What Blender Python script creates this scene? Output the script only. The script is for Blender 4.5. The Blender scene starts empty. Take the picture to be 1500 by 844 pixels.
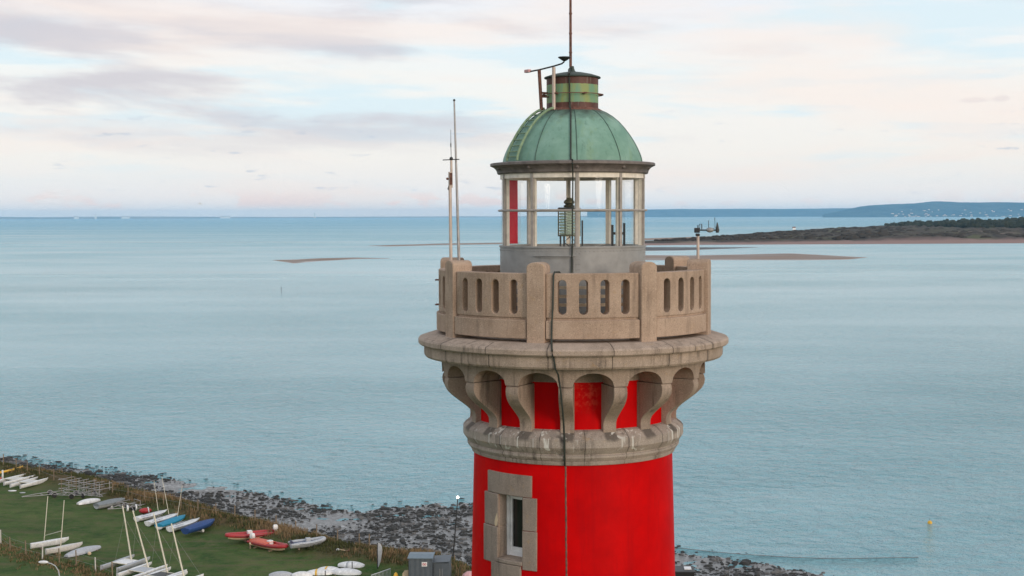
import bpy, bmesh, math, random
import numpy as np
from mathutils import Vector, Matrix, noise
random.seed(7)
R_ = math.radians
C = bpy.context.scene.collection
SC = bpy.context.scene

# ------------------------------------------------------------------ camera, sky, sun, exposure
F = 2083.0                      # focal length in pixels of the 1500 px wide photograph
CAM = Vector((0.0, -28.1, 35.0))
YAW, PITCH, ROLL = R_(2.446), R_(2.90), R_(-0.20)
MAT = Matrix.Rotation(YAW, 3, 'Z') @ Matrix.Rotation(math.pi / 2 - PITCH, 3, 'X') @ Matrix.Rotation(ROLL, 3, 'Z')
cd = bpy.data.cameras.new('camera')
cam = bpy.data.objects.new('camera', cd); C.objects.link(cam)
cam.matrix_world = Matrix.Translation(CAM) @ MAT.to_4x4()
cd.sensor_width = 36.0; cd.lens = 36.0 * F / 1500.0
cd.clip_start = 0.5; cd.clip_end = 200000.0
SC.camera = cam
SC.render.engine = 'CYCLES'
SC.cycles.use_denoising = True
SC.cycles.max_bounces = 8
SC.cycles.transparent_max_bounces = 24
SC.cycles.volume_bounces = 1
SC.view_settings.view_transform = 'Standard'
SC.view_settings.look = 'None'
SC.view_settings.exposure = 0.06
SC.view_settings.gamma = 1.0

SUN_EL, SUN_AZ = R_(11), R_(138)     # azimuth clockwise from +Y: behind the camera, to the right
sd = bpy.data.lights.new('sun', 'SUN'); sun = bpy.data.objects.new('sun', sd); C.objects.link(sun)
sd.energy = 1.45; sd.angle = R_(22); sd.color = (1.0, 0.86, 0.73)
to_sun = Vector((math.sin(SUN_AZ) * math.cos(SUN_EL), math.cos(SUN_AZ) * math.cos(SUN_EL), math.sin(SUN_EL)))
sun.rotation_euler = to_sun.to_track_quat('Z', 'Y').to_euler()

def lin(r, g, b):
    f = lambda c: c / 12.92 if c <= 0.04045 else ((c + 0.055) / 1.055) ** 2.4
    return (f(r / 255), f(g / 255), f(b / 255), 1.0)

class NT:
    """small node-graph helper"""
    def __init__(s, tree): s.t = tree; s.n = tree.nodes; s.l = tree.links
    def new(s, typ, **kw):
        n = s.n.new(typ)
        for k, v in kw.items(): setattr(n, k, v)
        return n
    def put(s, sock, v):
        if hasattr(v, 'is_linked') or isinstance(v, bpy.types.NodeSocket): s.l.new(v, sock)
        else:
            try: sock.default_value = v
            except Exception: sock.default_value = tuple(v)[:3] if len(sock.default_value) == 3 else v
    def math(s, op, a, b=0.0, c=None, clamp=False):
        n = s.new('ShaderNodeMath', operation=op, use_clamp=clamp)
        s.put(n.inputs[0], a); s.put(n.inputs[1], b)
        if c is not None: s.put(n.inputs[2], c)
        return n.outputs[0]
    def mix(s, f, a, b, mode='MIX'):
        n = s.new('ShaderNodeMix', data_type='RGBA', blend_type=mode)
        s.put(n.inputs[0], f); s.put(n.inputs[6], a); s.put(n.inputs[7], b)
        return n.outputs[2]
    def ramp(s, f, pts, interp='LINEAR'):
        n = s.new('ShaderNodeValToRGB'); r = n.color_ramp; r.interpolation = interp
        while len(r.elements) < len(pts): r.elements.new(0.5)
        for e, (p, c) in zip(r.elements, pts):
            e.position = p; e.color = c if not isinstance(c, (int, float)) else (c, c, c, 1)
        s.put(n.inputs[0], f); return n.outputs[0]
    def noise(s, vec, scale, detail=4.0, rough=0.5, dist=0.0):
        n = s.new('ShaderNodeTexNoise'); s.put(n.inputs['Vector'], vec)
        n.inputs['Scale'].default_value = scale; n.inputs['Detail'].default_value = detail
        n.inputs['Roughness'].default_value = rough; n.inputs['Distortion'].default_value = dist
        return n.outputs[0]
    def mapr(s, v, a, b, c=0.0, d=1.0, smooth=False):
        n = s.new('ShaderNodeMapRange', clamp=True)
        if smooth: n.interpolation_type = 'SMOOTHSTEP'
        s.put(n.inputs[0], v); s.put(n.inputs[1], a); s.put(n.inputs[2], b); s.put(n.inputs[3], c); s.put(n.inputs[4], d)
        return n.outputs[0]
    def comb(s, x, y, z):
        n = s.new('ShaderNodeCombineXYZ')
        s.put(n.inputs[0], x); s.put(n.inputs[1], y); s.put(n.inputs[2], z); return n.outputs[0]
    def sep(s, v):
        n = s.new('ShaderNodeSeparateXYZ'); s.put(n.inputs[0], v); return n.outputs
    def vmul(s, v, k):
        n = s.new('ShaderNodeVectorMath', operation='MULTIPLY'); s.put(n.inputs[0], v); s.put(n.inputs[1], k); return n.outputs[0]

def build_world():
    w = bpy.data.worlds.new('World'); SC.world = w; w.use_nodes = True
    g = NT(w.node_tree); g.n.clear()
    out = g.new('ShaderNodeOutputWorld')
    sky = g.new('ShaderNodeTexSky', sky_type='NISHITA')
    sky.sun_disc = False; sky.sun_elevation = SUN_EL; sky.sun_rotation = SUN_AZ
    sky.air_density = 1.0; sky.dust_density = 2.0
    tc = g.new('ShaderNodeTexCoord'); x, y, z = g.sep(tc.outputs['Generated'])
    az = g.math('ARCTAN2', x, y)                      # 0 straight ahead (+Y), + to the right
    # overcast veil: colour by height above the horizon (degrees of sine), sky only
    veil = g.ramp(g.math('MULTIPLY', z, 5.0, clamp=True), [
        (0.00, lin(244, 244, 245)), (0.04, lin(245, 242, 241)), (0.125, lin(245, 241, 237)), (0.20, lin(246, 242, 236)),
        (0.36, lin(245, 243, 239)), (0.50, lin(243, 245, 243)), (0.70, lin(238, 240, 244)), (1.0, lin(233, 233, 243))])
    zen = g.ramp(g.mapr(z, 0.2, 1.0), [(0.0, lin(226, 230, 238)), (1.0, lin(190, 206, 226))])
    veil = g.mix(g.mapr(z, 0.16, 0.3), veil, zen)
    # streaky sheets
    u = g.math('ADD', az, g.math('MULTIPLY', z, 1.2))
    p = g.comb(g.math('MULTIPLY', u, 5.2), g.math('MULTIPLY', z, 34.0), 3.7)
    n1 = g.noise(p, 1.0, 6.0, 0.52, 0.35)
    p2 = g.comb(g.math('MULTIPLY', u, 9.0), g.math('MULTIPLY', z, 80.0), 8.1)
    n2 = g.noise(p2, 1.0, 5.0, 0.55, 0.2)
    nn = g.math('ADD', g.math('MULTIPLY', n1, 0.72), g.math('MULTIPLY', n2, 0.28))
    hi = g.mapr(z, 0.012, 0.06, smooth=True)
    # blue gaps, white lit sheets, lilac grey undersides
    gap = g.math('MULTIPLY', g.mapr(nn, 0.52, 0.40, smooth=True), hi)
    veil = g.mix(g.math('MULTIPLY', gap, 0.85), veil, lin(219, 238, 246))
    p3 = g.comb(g.math('MULTIPLY', g.math('ADD', az, g.math('MULTIPLY', z, 1.6)), 5.0), g.math('MULTIPLY', z, 25.0), 5.35)
    n3 = g.noise(p3, 1.0, 7.0, 0.56, 0.25)
    def mass(a0, z0, ra, rz, amt, tilt=0.0):       # one bank of cloud: compass bearing, height, half widths
        da = g.math('DIVIDE', g.math('SUBTRACT', az, a0), ra)
        dz = g.math('DIVIDE', g.math('SUBTRACT', g.math('SUBTRACT', z, z0), g.math('MULTIPLY', g.math('SUBTRACT', az, a0), tilt)), rz)
        d = g.math('SQRT', g.math('ADD', g.math('MULTIPLY', da, da), g.math('MULTIPLY', dz, dz)))
        return g.mapr(d, 1.0, 0.0, 0.0, amt, smooth=True)
    bank = mass(-0.345, 0.125, 0.16, 0.040, 0.12)
    for q in ((-0.215, 0.122, 0.13, 0.026, 0.14, -0.03), (-0.285, 0.092, 0.14, 0.022, 0.13, 0.04), (-0.05, 0.13, 0.05, 0.010, 0.12, -0.12), (-0.12, 0.054, 0.10, 0.012, 0.09, 0.0), (0.27, 0.0757, 0.020, 0.0038, 0.34, 0.0), (0.288, 0.0764, 0.010, 0.0045, 0.38, 0.0)):
        bank = g.math('ADD', bank, mass(*q))
    n3 = g.math('ADD', g.math('SUBTRACT', n3, 0.035), bank)
    grey = g.math('MULTIPLY', g.mapr(n3, 0.46, 0.66, smooth=True), g.mapr(z, 0.02, 0.075, smooth=True))
    leftness = g.mapr(az, 0.25, -0.35, 0.75, 1.0)
    grey = g.math('MULTIPLY', grey, leftness)
    veil = g.mix(g.math('MULTIPLY', grey, 0.85), veil, lin(207, 202, 209))
    wht = g.mapr(nn, 0.55, 0.68, smooth=True)
    veil = g.mix(g.math('MULTIPLY', g.math('MULTIPLY', wht, hi), 0.6), veil, lin(252, 241, 234))
    n6 = g.noise(g.comb(g.math('MULTIPLY', az, 3.5), g.math('MULTIPLY', z, 19.0), 14.2), 1.0, 4.0, 0.5, 0.3)
    veil = g.mix(g.math('MULTIPLY', g.mapr(n6, 0.48, 0.64, smooth=True), 0.6), veil, lin(251, 236, 227))
    # pink cumulus bank low on the horizon
    p4 = g.comb(g.math('MULTIPLY', az, 46.0), g.math('MULTIPLY', z, 120.0), 1.3)
    n4 = g.noise(p4, 1.0, 6.0, 0.6)
    n4 = g.math('ADD', g.math('SUBTRACT', n4, 0.05), g.math('ADD', mass(-0.20, 0.0125, 0.055, 0.012, 0.24), mass(-0.075, 0.011, 0.07, 0.010, 0.14)))
    band = g.math('MULTIPLY', g.mapr(z, 0.004, 0.009, smooth=True), g.mapr(z, 0.021, 0.010, smooth=True))
    pk = g.math('MULTIPLY', g.mapr(n4, 0.47, 0.57, smooth=True), band)
    pk = g.math('MULTIPLY', pk, g.mapr(g.noise(g.comb(g.math('MULTIPLY', az, 7.0), 0.0, 2.2), 1.0, 2.0), 0.30, 0.50, 0.35, 1.0))
    pk = g.math('MULTIPLY', pk, g.mapr(az, 0.10, -0.03, 0.25, 0.72))
    veil = g.mix(pk, veil, lin(252, 224, 214))
    # small dark wisps over the pink bank
    p5 = g.comb(g.math('MULTIPLY', az, 38.0), g.math('MULTIPLY', z, 170.0), 9.3)
    n5 = g.noise(p5, 1.0, 5.0, 0.55)
    wi = g.math('MULTIPLY', g.mapr(n5, 0.63, 0.72, smooth=True), g.math('MULTIPLY', g.mapr(z, 0.012, 0.02), g.mapr(z, 0.085, 0.05)))
    veil = g.mix(g.math('MULTIPLY', wi, 0.55), veil, lin(188, 198, 214))
    # warm afterglow in the west, behind the camera
    west = g.math('MULTIPLY', g.mapr(g.math('COSINE', g.math('SUBTRACT', az, SUN_AZ)), 0.2, 1.0, smooth=True), g.mapr(z, 0.6, 0.0))
    veil = g.mix(g.math('MULTIPLY', west, 0.8), veil, (1.15, 0.86, 0.62, 1))
    veil = g.mix(g.mapr(z, -0.001, -0.02), veil, lin(150, 180, 190))
    bg1 = g.new('ShaderNodeBackground'); g.l.new(sky.outputs[0], bg1.inputs[0]); bg1.inputs[1].default_value = 0.08
    bg2 = g.new('ShaderNodeBackground'); g.l.new(veil, bg2.inputs[0]); bg2.inputs[1].default_value = 1.05
    mx = g.new('ShaderNodeMixShader'); mx.inputs[0].default_value = 0.94
    g.l.new(bg1.outputs[0], mx.inputs[1]); g.l.new(bg2.outputs[0], mx.inputs[2])
    g.l.new(mx.outputs[0], out.inputs[0])
build_world()

# ------------------------------------------------------------------ photograph pixels -> places in the world
def ray(px, py):
    return (MAT @ Vector(((px - 750) / F, -(py - 422) / F, -1))).normalized()
def ground(px, py, z=0.0):
    d = ray(px, py); t = (z - CAM.z) / d.z
    return CAM + d * t
def at_y(px, py, y):
    d = ray(px, py); t = (y - CAM.y) / d.y
    return CAM + d * t
def at_dist(px, py, dist):
    d = ray(px, py); return CAM + d * (dist / math.hypot(d.x, d.y))
def zf(py, r=0.0, th=0.0):      # height of photograph row py on the tower at radius r, angle th (degrees from the front)
    y = -r * math.cos(R_(th)); x = r * math.sin(R_(th))
    px = 839 + x * F / (28.1 + y)
    return at_y(px, py, y).z
def cyl(th, r, z):
    return Vector((r * math.sin(R_(th)), -r * math.cos(R_(th)), z))
PX = 28.1 / F                   # metres per pixel at the tower axis

zs = lambda y: zf(y, 0, 90)
px_up = 143.5 * PX
# ------------------------------------------------------------------ materials
def mat(name, rough=0.8, metallic=0.0, spec=0.5):
    m = bpy.data.materials.new(name); m.use_nodes = True
    g = NT(m.node_tree); b = g.n['Principled BSDF']
    b.inputs['Roughness'].default_value = rough; b.inputs['Metallic'].default_value = metallic
    b.inputs['Specular IOR Level'].default_value = spec
    return m, g, b
def bump(g, b, h, strength=0.3, dist=0.01):
    n = g.new('ShaderNodeBump'); n.inputs['Strength'].default_value = strength; n.inputs['Distance'].default_value = dist
    g.put(n.inputs['Height'], h); g.l.new(n.outputs[0], b.inputs['Normal'])
def objco(g): return g.new('ShaderNodeTexCoord').outputs['Object']
def geoco(g): return g.new('ShaderNodeNewGeometry').outputs['Position']

def plain(name, col, rough=0.6, metallic=0.0, var=0.15, scale=6.0, spec=0.5):
    m, g, b = mat(name, rough, metallic, spec)
    n = g.noise(objco(g), scale, 5.0, 0.6)
    k = g.mapr(n, 0.3, 0.7, 1 - var, 1 + var)
    c = g.new('ShaderNodeMix', data_type='RGBA', blend_type='MULTIPLY'); c.inputs[0].default_value = 1.0
    c.inputs[6].default_value = (*col[:3], 1); g.l.new(g.comb(k, k, k), c.inputs[7])
    g.l.new(c.outputs[2], b.inputs['Base Color'])
    return m

def stone(name, c_lo, c_hi, c_stain, joints=None, stain=0.6, droppings=False):
    m, g, b = mat(name, 0.88, 0, 0.3)
    co = geoco(g); x, y, z = g.sep(co)
    n1 = g.noise(co, 1.7, 6.0, 0.6)
    col = g.mix(g.mapr(n1, 0.3, 0.7), c_lo, c_hi)
    sp = g.noise(co, 48.0, 3.0, 0.75)
    col = g.mix(g.mapr(sp, 0.55, 0.72, 0, 0.8), col, (c_lo[0] * .35, c_lo[1] * .33, c_lo[2] * .33, 1))
    sp2 = g.noise(g.vmul(co, (1.1, 1.0, 1.2)), 44.0, 3.0, 0.75)
    col = g.mix(g.mapr(sp2, 0.54, 0.68, 0, 0.6), col, (min(1, c_hi[0] * 1.5), min(1, c_hi[1] * 1.45), min(1, c_hi[2] * 1.4), 1))
    # run-down stains: stretched along z
    st = g.noise(g.vmul(co, (7.0, 7.0, 0.7)), 1.0, 5.0, 0.65, 0.3)
    blot = g.noise(co, 0.9, 4.0, 0.6)
    sf = g.math('MULTIPLY', g.mapr(st, 0.5, 0.68), g.mapr(blot, 0.38, 0.62))
    col = g.mix(g.math('MULTIPLY', sf, stain), col, c_stain)
    lich = g.noise(co, 5.0, 5.0, 0.7)
    col = g.mix(g.mapr(lich, 0.62, 0.74, 0, 0.5), col, (0.42, 0.27, 0.12, 1))
    if joints:
        n_j, off, w = joints
        a = g.math('ARCTAN2', x, g.math('MULTIPLY', y, -1.0))
        fr = g.math('FRACT', g.math('ADD', g.math('MULTIPLY', g.math('SUBTRACT', a, R_(off)), n_j / (2 * math.pi)), 10.5))
        dj = g.math('ABSOLUTE', g.math('SUBTRACT', fr, 0.5))
        wob = g.math('MULTIPLY', g.math('SUBTRACT', g.noise(co, 9.0, 3.0), 0.5), w * 1.6)
        jl = g.mapr(g.math('ADD', dj, wob), w * 0.35, w, 1.0, 0.0)
        halo = g.math('MULTIPLY', g.mapr(dj, 0.0, w * 6, 1.0, 0.0), g.mapr(g.noise(co, 1.3, 2.0), 0.45, 0.62))
        col = g.mix(g.math('MULTIPLY', halo, 0.45), col, c_stain)
        col = g.mix(g.math('MULTIPLY', jl, 0.8), col, (0.035, 0.03, 0.025, 1))
    if droppings:
        wn = g.noise(g.vmul(co, (13.0, 13.0, 1.2)), 1.0, 3.0, 0.5)
        a2 = g.math('ARCTAN2', x, g.math('MULTIPLY', y, -1.0))
        f2 = g.math('FRACT', g.math('ADD', g.math('MULTIPLY', g.math('SUBTRACT', a2, R_(-2.9)), 16 / (2 * math.pi)), 10.5))
        d2 = g.math('ADD', g.math('ABSOLUTE', g.math('SUBTRACT', f2, 0.5)), g.math('MULTIPLY', g.math('SUBTRACT', g.noise(co, 7.0, 3.0), 0.5), 0.12))
        under = g.math('MULTIPLY', g.mapr(d2, 0.19, 0.12), g.mapr(g.math('ADD', z, g.math('MULTIPLY', g.noise(co, 9.0, 3.0), 0.08)), zs(622), zs(617)))
        col = g.mix(g.math('MULTIPLY', under, 0.75), col, c_stain)
        a = g.math('ARCTAN2', x, g.math('MULTIPLY', y, -1.0))
        wm = g.math('MULTIPLY', g.mapr(wn, 0.58, 0.63), g.mapr(g.noise(g.comb(g.math('MULTIPLY', a, 3.0), 4.0, 0.0), 1.0, 2.0), 0.47, 0.54))
        wm = g.math('MULTIPLY', wm, g.mapr(z, zs(640), zs(638)))
        col = g.mix(wm, col, (0.62, 0.60, 0.55, 1))
    g.l.new(col, b.inputs['Base Color'])
    bump(g, b, g.math('ADD', g.math('MULTIPLY', sp, 0.6), n1), 0.5, 0.012)
    return m

M = {}
M['stone'] = stone('granite_warm', (0.33, 0.235, 0.17, 1), (0.48, 0.36, 0.275, 1), (0.12, 0.09, 0.07, 1))
M['cornice'] = stone('granite_cornice', (0.30, 0.235, 0.185, 1), (0.49, 0.39, 0.315, 1), (0.085, 0.068, 0.055, 1), joints=(16, -8.6, 0.012), stain=0.85)
M['corbel'] = stone('granite_corbel', (0.275, 0.215, 0.17, 1), (0.42, 0.33, 0.265, 1), (0.075, 0.062, 0.052, 1), stain=0.8)
M['ring'] = stone('granite_ring', (0.30, 0.255, 0.22, 1), (0.45, 0.385, 0.33, 1), (0.07, 0.06, 0.052, 1), joints=(16, 6.0, 0.011), stain=0.9, droppings=True)
M['surround'] = stone('granite_window', (0.23, 0.185, 0.155, 1), (0.33, 0.27, 0.225, 1), (0.10, 0.08, 0.065, 1), stain=0.6)

def red_paint(name, peel):
    m, g, b = mat(name, 0.5, 0, 0.05)
    co = geoco(g)
    n = g.noise(co, 1.4, 5.0, 0.6)
    col = g.mix(g.mapr(n, 0.3, 0.7), (0.49, 0.0015, 0.003, 1), (0.67, 0.002, 0.003, 1))
    str_ = g.noise(g.vmul(co, (5, 5, 0.5)), 1.0, 4.0, 0.6)
    col = g.mix(g.mapr(str_, 0.52, 0.72, 0, 0.55), col, (0.40, 0.003, 0.006, 1))
    rust = g.math('MULTIPLY', g.mapr(g.noise(g.vmul(co, (16, 16, 1.0)), 1.0, 4.0, 0.6), 0.62, 0.70), g.mapr(g.noise(co, 0.8, 3.0), 0.48, 0.62))
    col = g.mix(g.math('MULTIPLY', rust, 0.45), col, (0.30, 0.012, 0.008, 1))
    if peel:
        n2 = g.noise(co, 7.0, 6.0, 0.7); n3 = g.noise(co, 0.9, 3.0, 0.5)
        x, y, z = g.sep(co); pa = g.math('ABSOLUTE', g.math('SUBTRACT', g.math('ARCTAN2', x, g.math('MULTIPLY', y, -1.0)), R_(7.5)))
        patch = g.math('MULTIPLY', g.mapr(pa, 0.15, 0.07), g.mapr(z, zf(607, px_up, 0), zf(585, px_up, 0)))
        pf = g.math('MULTIPLY', g.mapr(n2, 0.46, 0.60), patch)
        col = g.mix(g.math('MULTIPLY', pf, 0.7), col, (0.72, 0.085, 0.05, 1))
    g.l.new(col, b.inputs['Base Color'])
    bump(g, b, g.math('ADD', g.noise(co, 3.0, 4.0), g.math('MULTIPLY', g.noise(co, 26.0, 3.0), 0.4)), 0.25, 0.02)
    return m
M['red'] = red_paint('red_paint', False)
M['red_peel'] = red_paint('red_paint_peeling', True)

def copper(name, base, light, dark):
    m, g, b = mat(name, 0.62, 0, 0.4)
    co = geoco(g)
    n = g.noise(co, 2.4, 6.0, 0.62, 0.4)
    col = g.mix(g.mapr(n, 0.3, 0.7), base, light)
    st = g.noise(g.vmul(co, (9, 9, 0.9)), 1.0, 5.0, 0.65)
    col = g.mix(g.mapr(st, 0.56, 0.74, 0, 0.6), col, dark)
    ye = g.noise(g.vmul(co, (4, 4, 1.0)), 1.0, 4.0, 0.6)
    col = g.mix(g.mapr(ye, 0.55, 0.72, 0, 0.45), col, (0.20, 0.30, 0.13, 1))
    z = g.sep(co)[2]
    soot = g.math('MULTIPLY', g.mapr(g.math('ADD', z, g.math('MULTIPLY', g.noise(co, 6.0, 4.0), 0.35)), 36.98, 37.26), 0.9)
    col = g.mix(soot, col, (0.03, 0.035, 0.03, 1))
    g.l.new(col, b.inputs['Base Color'])
    bump(g, b, g.noise(co, 10.0, 4.0), 0.2, 0.01)
    return m
M['copper'] = copper('verdigris_copper', (0.125, 0.265, 0.20, 1), (0.24, 0.40, 0.32, 1), (0.05, 0.13, 0.10, 1))
def vent_mat():
    m, g, b = mat('vent_bands', 0.6)
    co = geoco(g); x, y, z = g.sep(co)
    zz = g.math('ADD', z, g.math('MULTIPLY', g.math('SUBTRACT', g.noise(co, 14.0, 3.0), 0.5), 0.02))
    z0, z1 = zf(149, .508, 0), zf(122, .508, 0)
    n = g.noise(g.vmul(co, (6, 6, 1.2)), 1.0, 4.0, 0.6)
    brown = g.mix(g.mapr(n, 0.35, 0.65), (0.075, 0.028, 0.02, 1), (0.13, 0.05, 0.035, 1))
    drip = g.noise(g.vmul(co, (30, 30, 2.0)), 1.0, 3.0)
    brown = g.mix(g.mapr(drip, 0.6, 0.7, 0, 0.5), brown, (0.25, 0.22, 0.18, 1))
    green = g.mix(g.mapr(n, 0.4, 0.6), (0.16, 0.32, 0.20, 1), (0.27, 0.33, 0.12, 1))
    f = g.math('MULTIPLY', g.math('GREATER_THAN', zz, z0), g.math('LESS_THAN', zz, z1))
    g.l.new(g.mix(f, brown, green), b.inputs['Base Color'])
    bump(g, b, n, 0.2, 0.01)
    return m
M['vent'] = vent_mat()
M['seam'] = plain('seam_copper', (0.055, 0.10, 0.08), 0.7, 0, 0.4, 10)
M['lantern_grey'] = plain('lantern_grey_paint', (0.29, 0.29, 0.28), 0.5, 0, 0.12, 5)
M['bar_grey'] = plain('glazing_bar_paint', (0.36, 0.325, 0.295), 0.55, 0, 0.2, 8)
M['bar_cream'] = plain('glazing_bar_cream', (0.82, 0.75, 0.65), 0.55, 0, 0.15, 8)
M['gutter'] = plain('weathered_zinc', (0.17, 0.145, 0.135), 0.6, 0.1, 0.35, 6)
M['rust'] = plain('rusty_steel', (0.16, 0.07, 0.05), 0.8, 0, 0.5, 18)
M['steel'] = plain('galvanised_steel', (0.34, 0.33, 0.33), 0.5, 0.3, 0.2, 12)
M['post_beige'] = plain('painted_pole', (0.52, 0.42, 0.36), 0.5, 0.1, 0.15, 6)
M['dark'] = plain('dark_metal', (0.03, 0.032, 0.034), 0.5, 0.2, 0.3, 10)
M['cable'] = plain('cable_sheath', (0.035, 0.042, 0.034), 0.7, 0, 0.3, 10)
M['scar'] = plain('old_mortar', (0.16, 0.09, 0.07), 0.9, 0, 0.7, 9)
M['ladder'] = plain('ladder_green', (0.20, 0.29, 0.17), 0.6, 0, 0.3, 12)
M['brass'] = plain('brass', (0.13, 0.125, 0.075), 0.4, 0.5, 0.3, 12)
M['white'] = plain('white_gelcoat', (0.74, 0.74, 0.74), 0.35, 0, 0.22, 3)
M['offwhite'] = plain('worn_white', (0.60, 0.58, 0.54), 0.5, 0, 0.15, 4)
M['grey'] = plain('grey_cover', (0.20, 0.22, 0.23), 0.7, 0, 0.2, 5)
M['palegrey'] = plain('pale_grey_hull', (0.42, 0.44, 0.47), 0.5, 0, 0.15, 5)
M['alu'] = plain('pale_spar', (0.70, 0.66, 0.54), 0.45, 0.1, 0.08, 5)
M['redhull'] = plain('red_hull', (0.40, 0.03, 0.035), 0.45, 0, 0.12, 5)
M['orange'] = plain('orange_deck', (0.66, 0.13, 0.07), 0.6, 0, 0.15, 5)
M['teal'] = plain('teal_cover', (0.01, 0.22, 0.36), 0.65, 0, 0.15, 5)
M['navy'] = plain('navy_cover', (0.015, 0.055, 0.19), 0.65, 0, 0.25, 5)
M['yellow'] = plain('yellow_plastic', (0.75, 0.42, 0.03), 0.5, 0, 0.1, 5)
M['pink'] = plain('pink_cloth', (0.60, 0.33, 0.33), 0.7, 0, 0.1, 5)
M['tyre'] = plain('tyre_rubber', (0.02, 0.02, 0.02), 0.8, 0, 0.2, 20)
M['wood'] = plain('weathered_wood', (0.22, 0.165, 0.11), 0.85, 0, 0.35, 10)
M['cream'] = plain('cream_board', (0.62, 0.48, 0.32), 0.7, 0, 0.1, 5)
M['black'] = plain('black_paint', (0.012, 0.012, 0.013), 0.5, 0, 0.2, 10)
M['rock'] = plain('seaweed_rock', (0.035, 0.037, 0.035), 0.75, 0, 0.6, 1.5)
M['slot_slat'] = plain('pale_slat', (0.82, 0.68, 0.50), 0.7, 0, 0.15, 8)
M['shed'] = plain('grey_blue_sheet', (0.085, 0.102, 0.120), 0.55, 0, 0.12, 3)
M['shed_roof'] = plain('shed_roof_sheet', (0.14, 0.19, 0.23), 0.5, 0, 0.12, 3)
M['redmark'] = plain('red_lettering', (0.55, 0.03, 0.04), 0.6, 0, 0.1, 5)
M['bluemark'] = plain('dark_blue_stripe', (0.05, 0.07, 0.14), 0.5, 0, 0.1, 5)
M['wall_pale'] = plain('far_render', (0.85, 0.83, 0.80), 0.8, 0, 0.15, .05)
M['roof_far'] = plain('far_roof', (0.20, 0.13, 0.11), 0.8, 0, 0.2, .05)

def glass_mat(name, tint, gloss=0.10):
    m = bpy.data.materials.new(name); m.use_nodes = True
    g = NT(m.node_tree); g.n.clear()
    o = g.new('ShaderNodeOutputMaterial')
    t = g.new('ShaderNodeBsdfTransparent'); t.inputs[0].default_value = tint
    s = g.new('ShaderNodeBsdfGlossy'); s.inputs[0].default_value = (1, 1, 1, 1); s.inputs['Roughness'].default_value = 0.02
    fr = g.new('ShaderNodeFresnel'); fr.inputs[0].default_value = 1.45
    mx = g.new('ShaderNodeMixShader')
    g.l.new(g.math('ADD', g.math('MULTIPLY', fr.outputs[0], 0.22), gloss * 0.05, clamp=True), mx.inputs[0])
    g.l.new(t.outputs[0], mx.inputs[1]); g.l.new(s.outputs[0], mx.inputs[2]); g.l.new(mx.outputs[0], o.inputs[0])
    return m
M['glass'] = glass_mat('lantern_glass', (0.965, 0.975, 0.97, 1))
M['winglass'] = plain('dark_window_glass', (0.018, 0.02, 0.02), 0.05, 0, 0.1, 3)
def lens_mat():
    m, g, b = mat('lens_glass', 0.06)
    b.inputs['Base Color'].default_value = (0.85, 0.97, 0.84, 1)
    b.inputs['Transmission Weight'].default_value = 0.55; b.inputs['IOR'].default_value = 1.5
    return m
M['lens'] = lens_mat()
def red_glass():
    m, g, b = mat('red_sector_glass', 0.25)
    b.inputs['Base Color'].default_value = (0.70, 0.02, 0.05, 1)
    t = g.new('ShaderNodeBsdfTranslucent'); t.inputs[0].default_value = (0.85, 0.03, 0.07, 1)
    mx = g.new('ShaderNodeMixShader'); mx.inputs[0].default_value = 0.5
    g.l.new(b.outputs[0], mx.inputs[1]); g.l.new(t.outputs[0], mx.inputs[2])
    g.l.new(mx.outputs[0], g.n['Material Output'].inputs[0])
    return m
M['redglass'] = red_glass()
def lamp_mat():
    m, g, b = mat('lit_globe', 0.3)
    b.inputs['Base Color'].default_value = (0.9, 0.9, 0.88, 1)
    b.inputs['Emission Color'].default_value = (1.0, 0.96, 0.9, 1); b.inputs['Emission Strength'].default_value = 3.0
    return m
M['lamp'] = lamp_mat()

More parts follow.
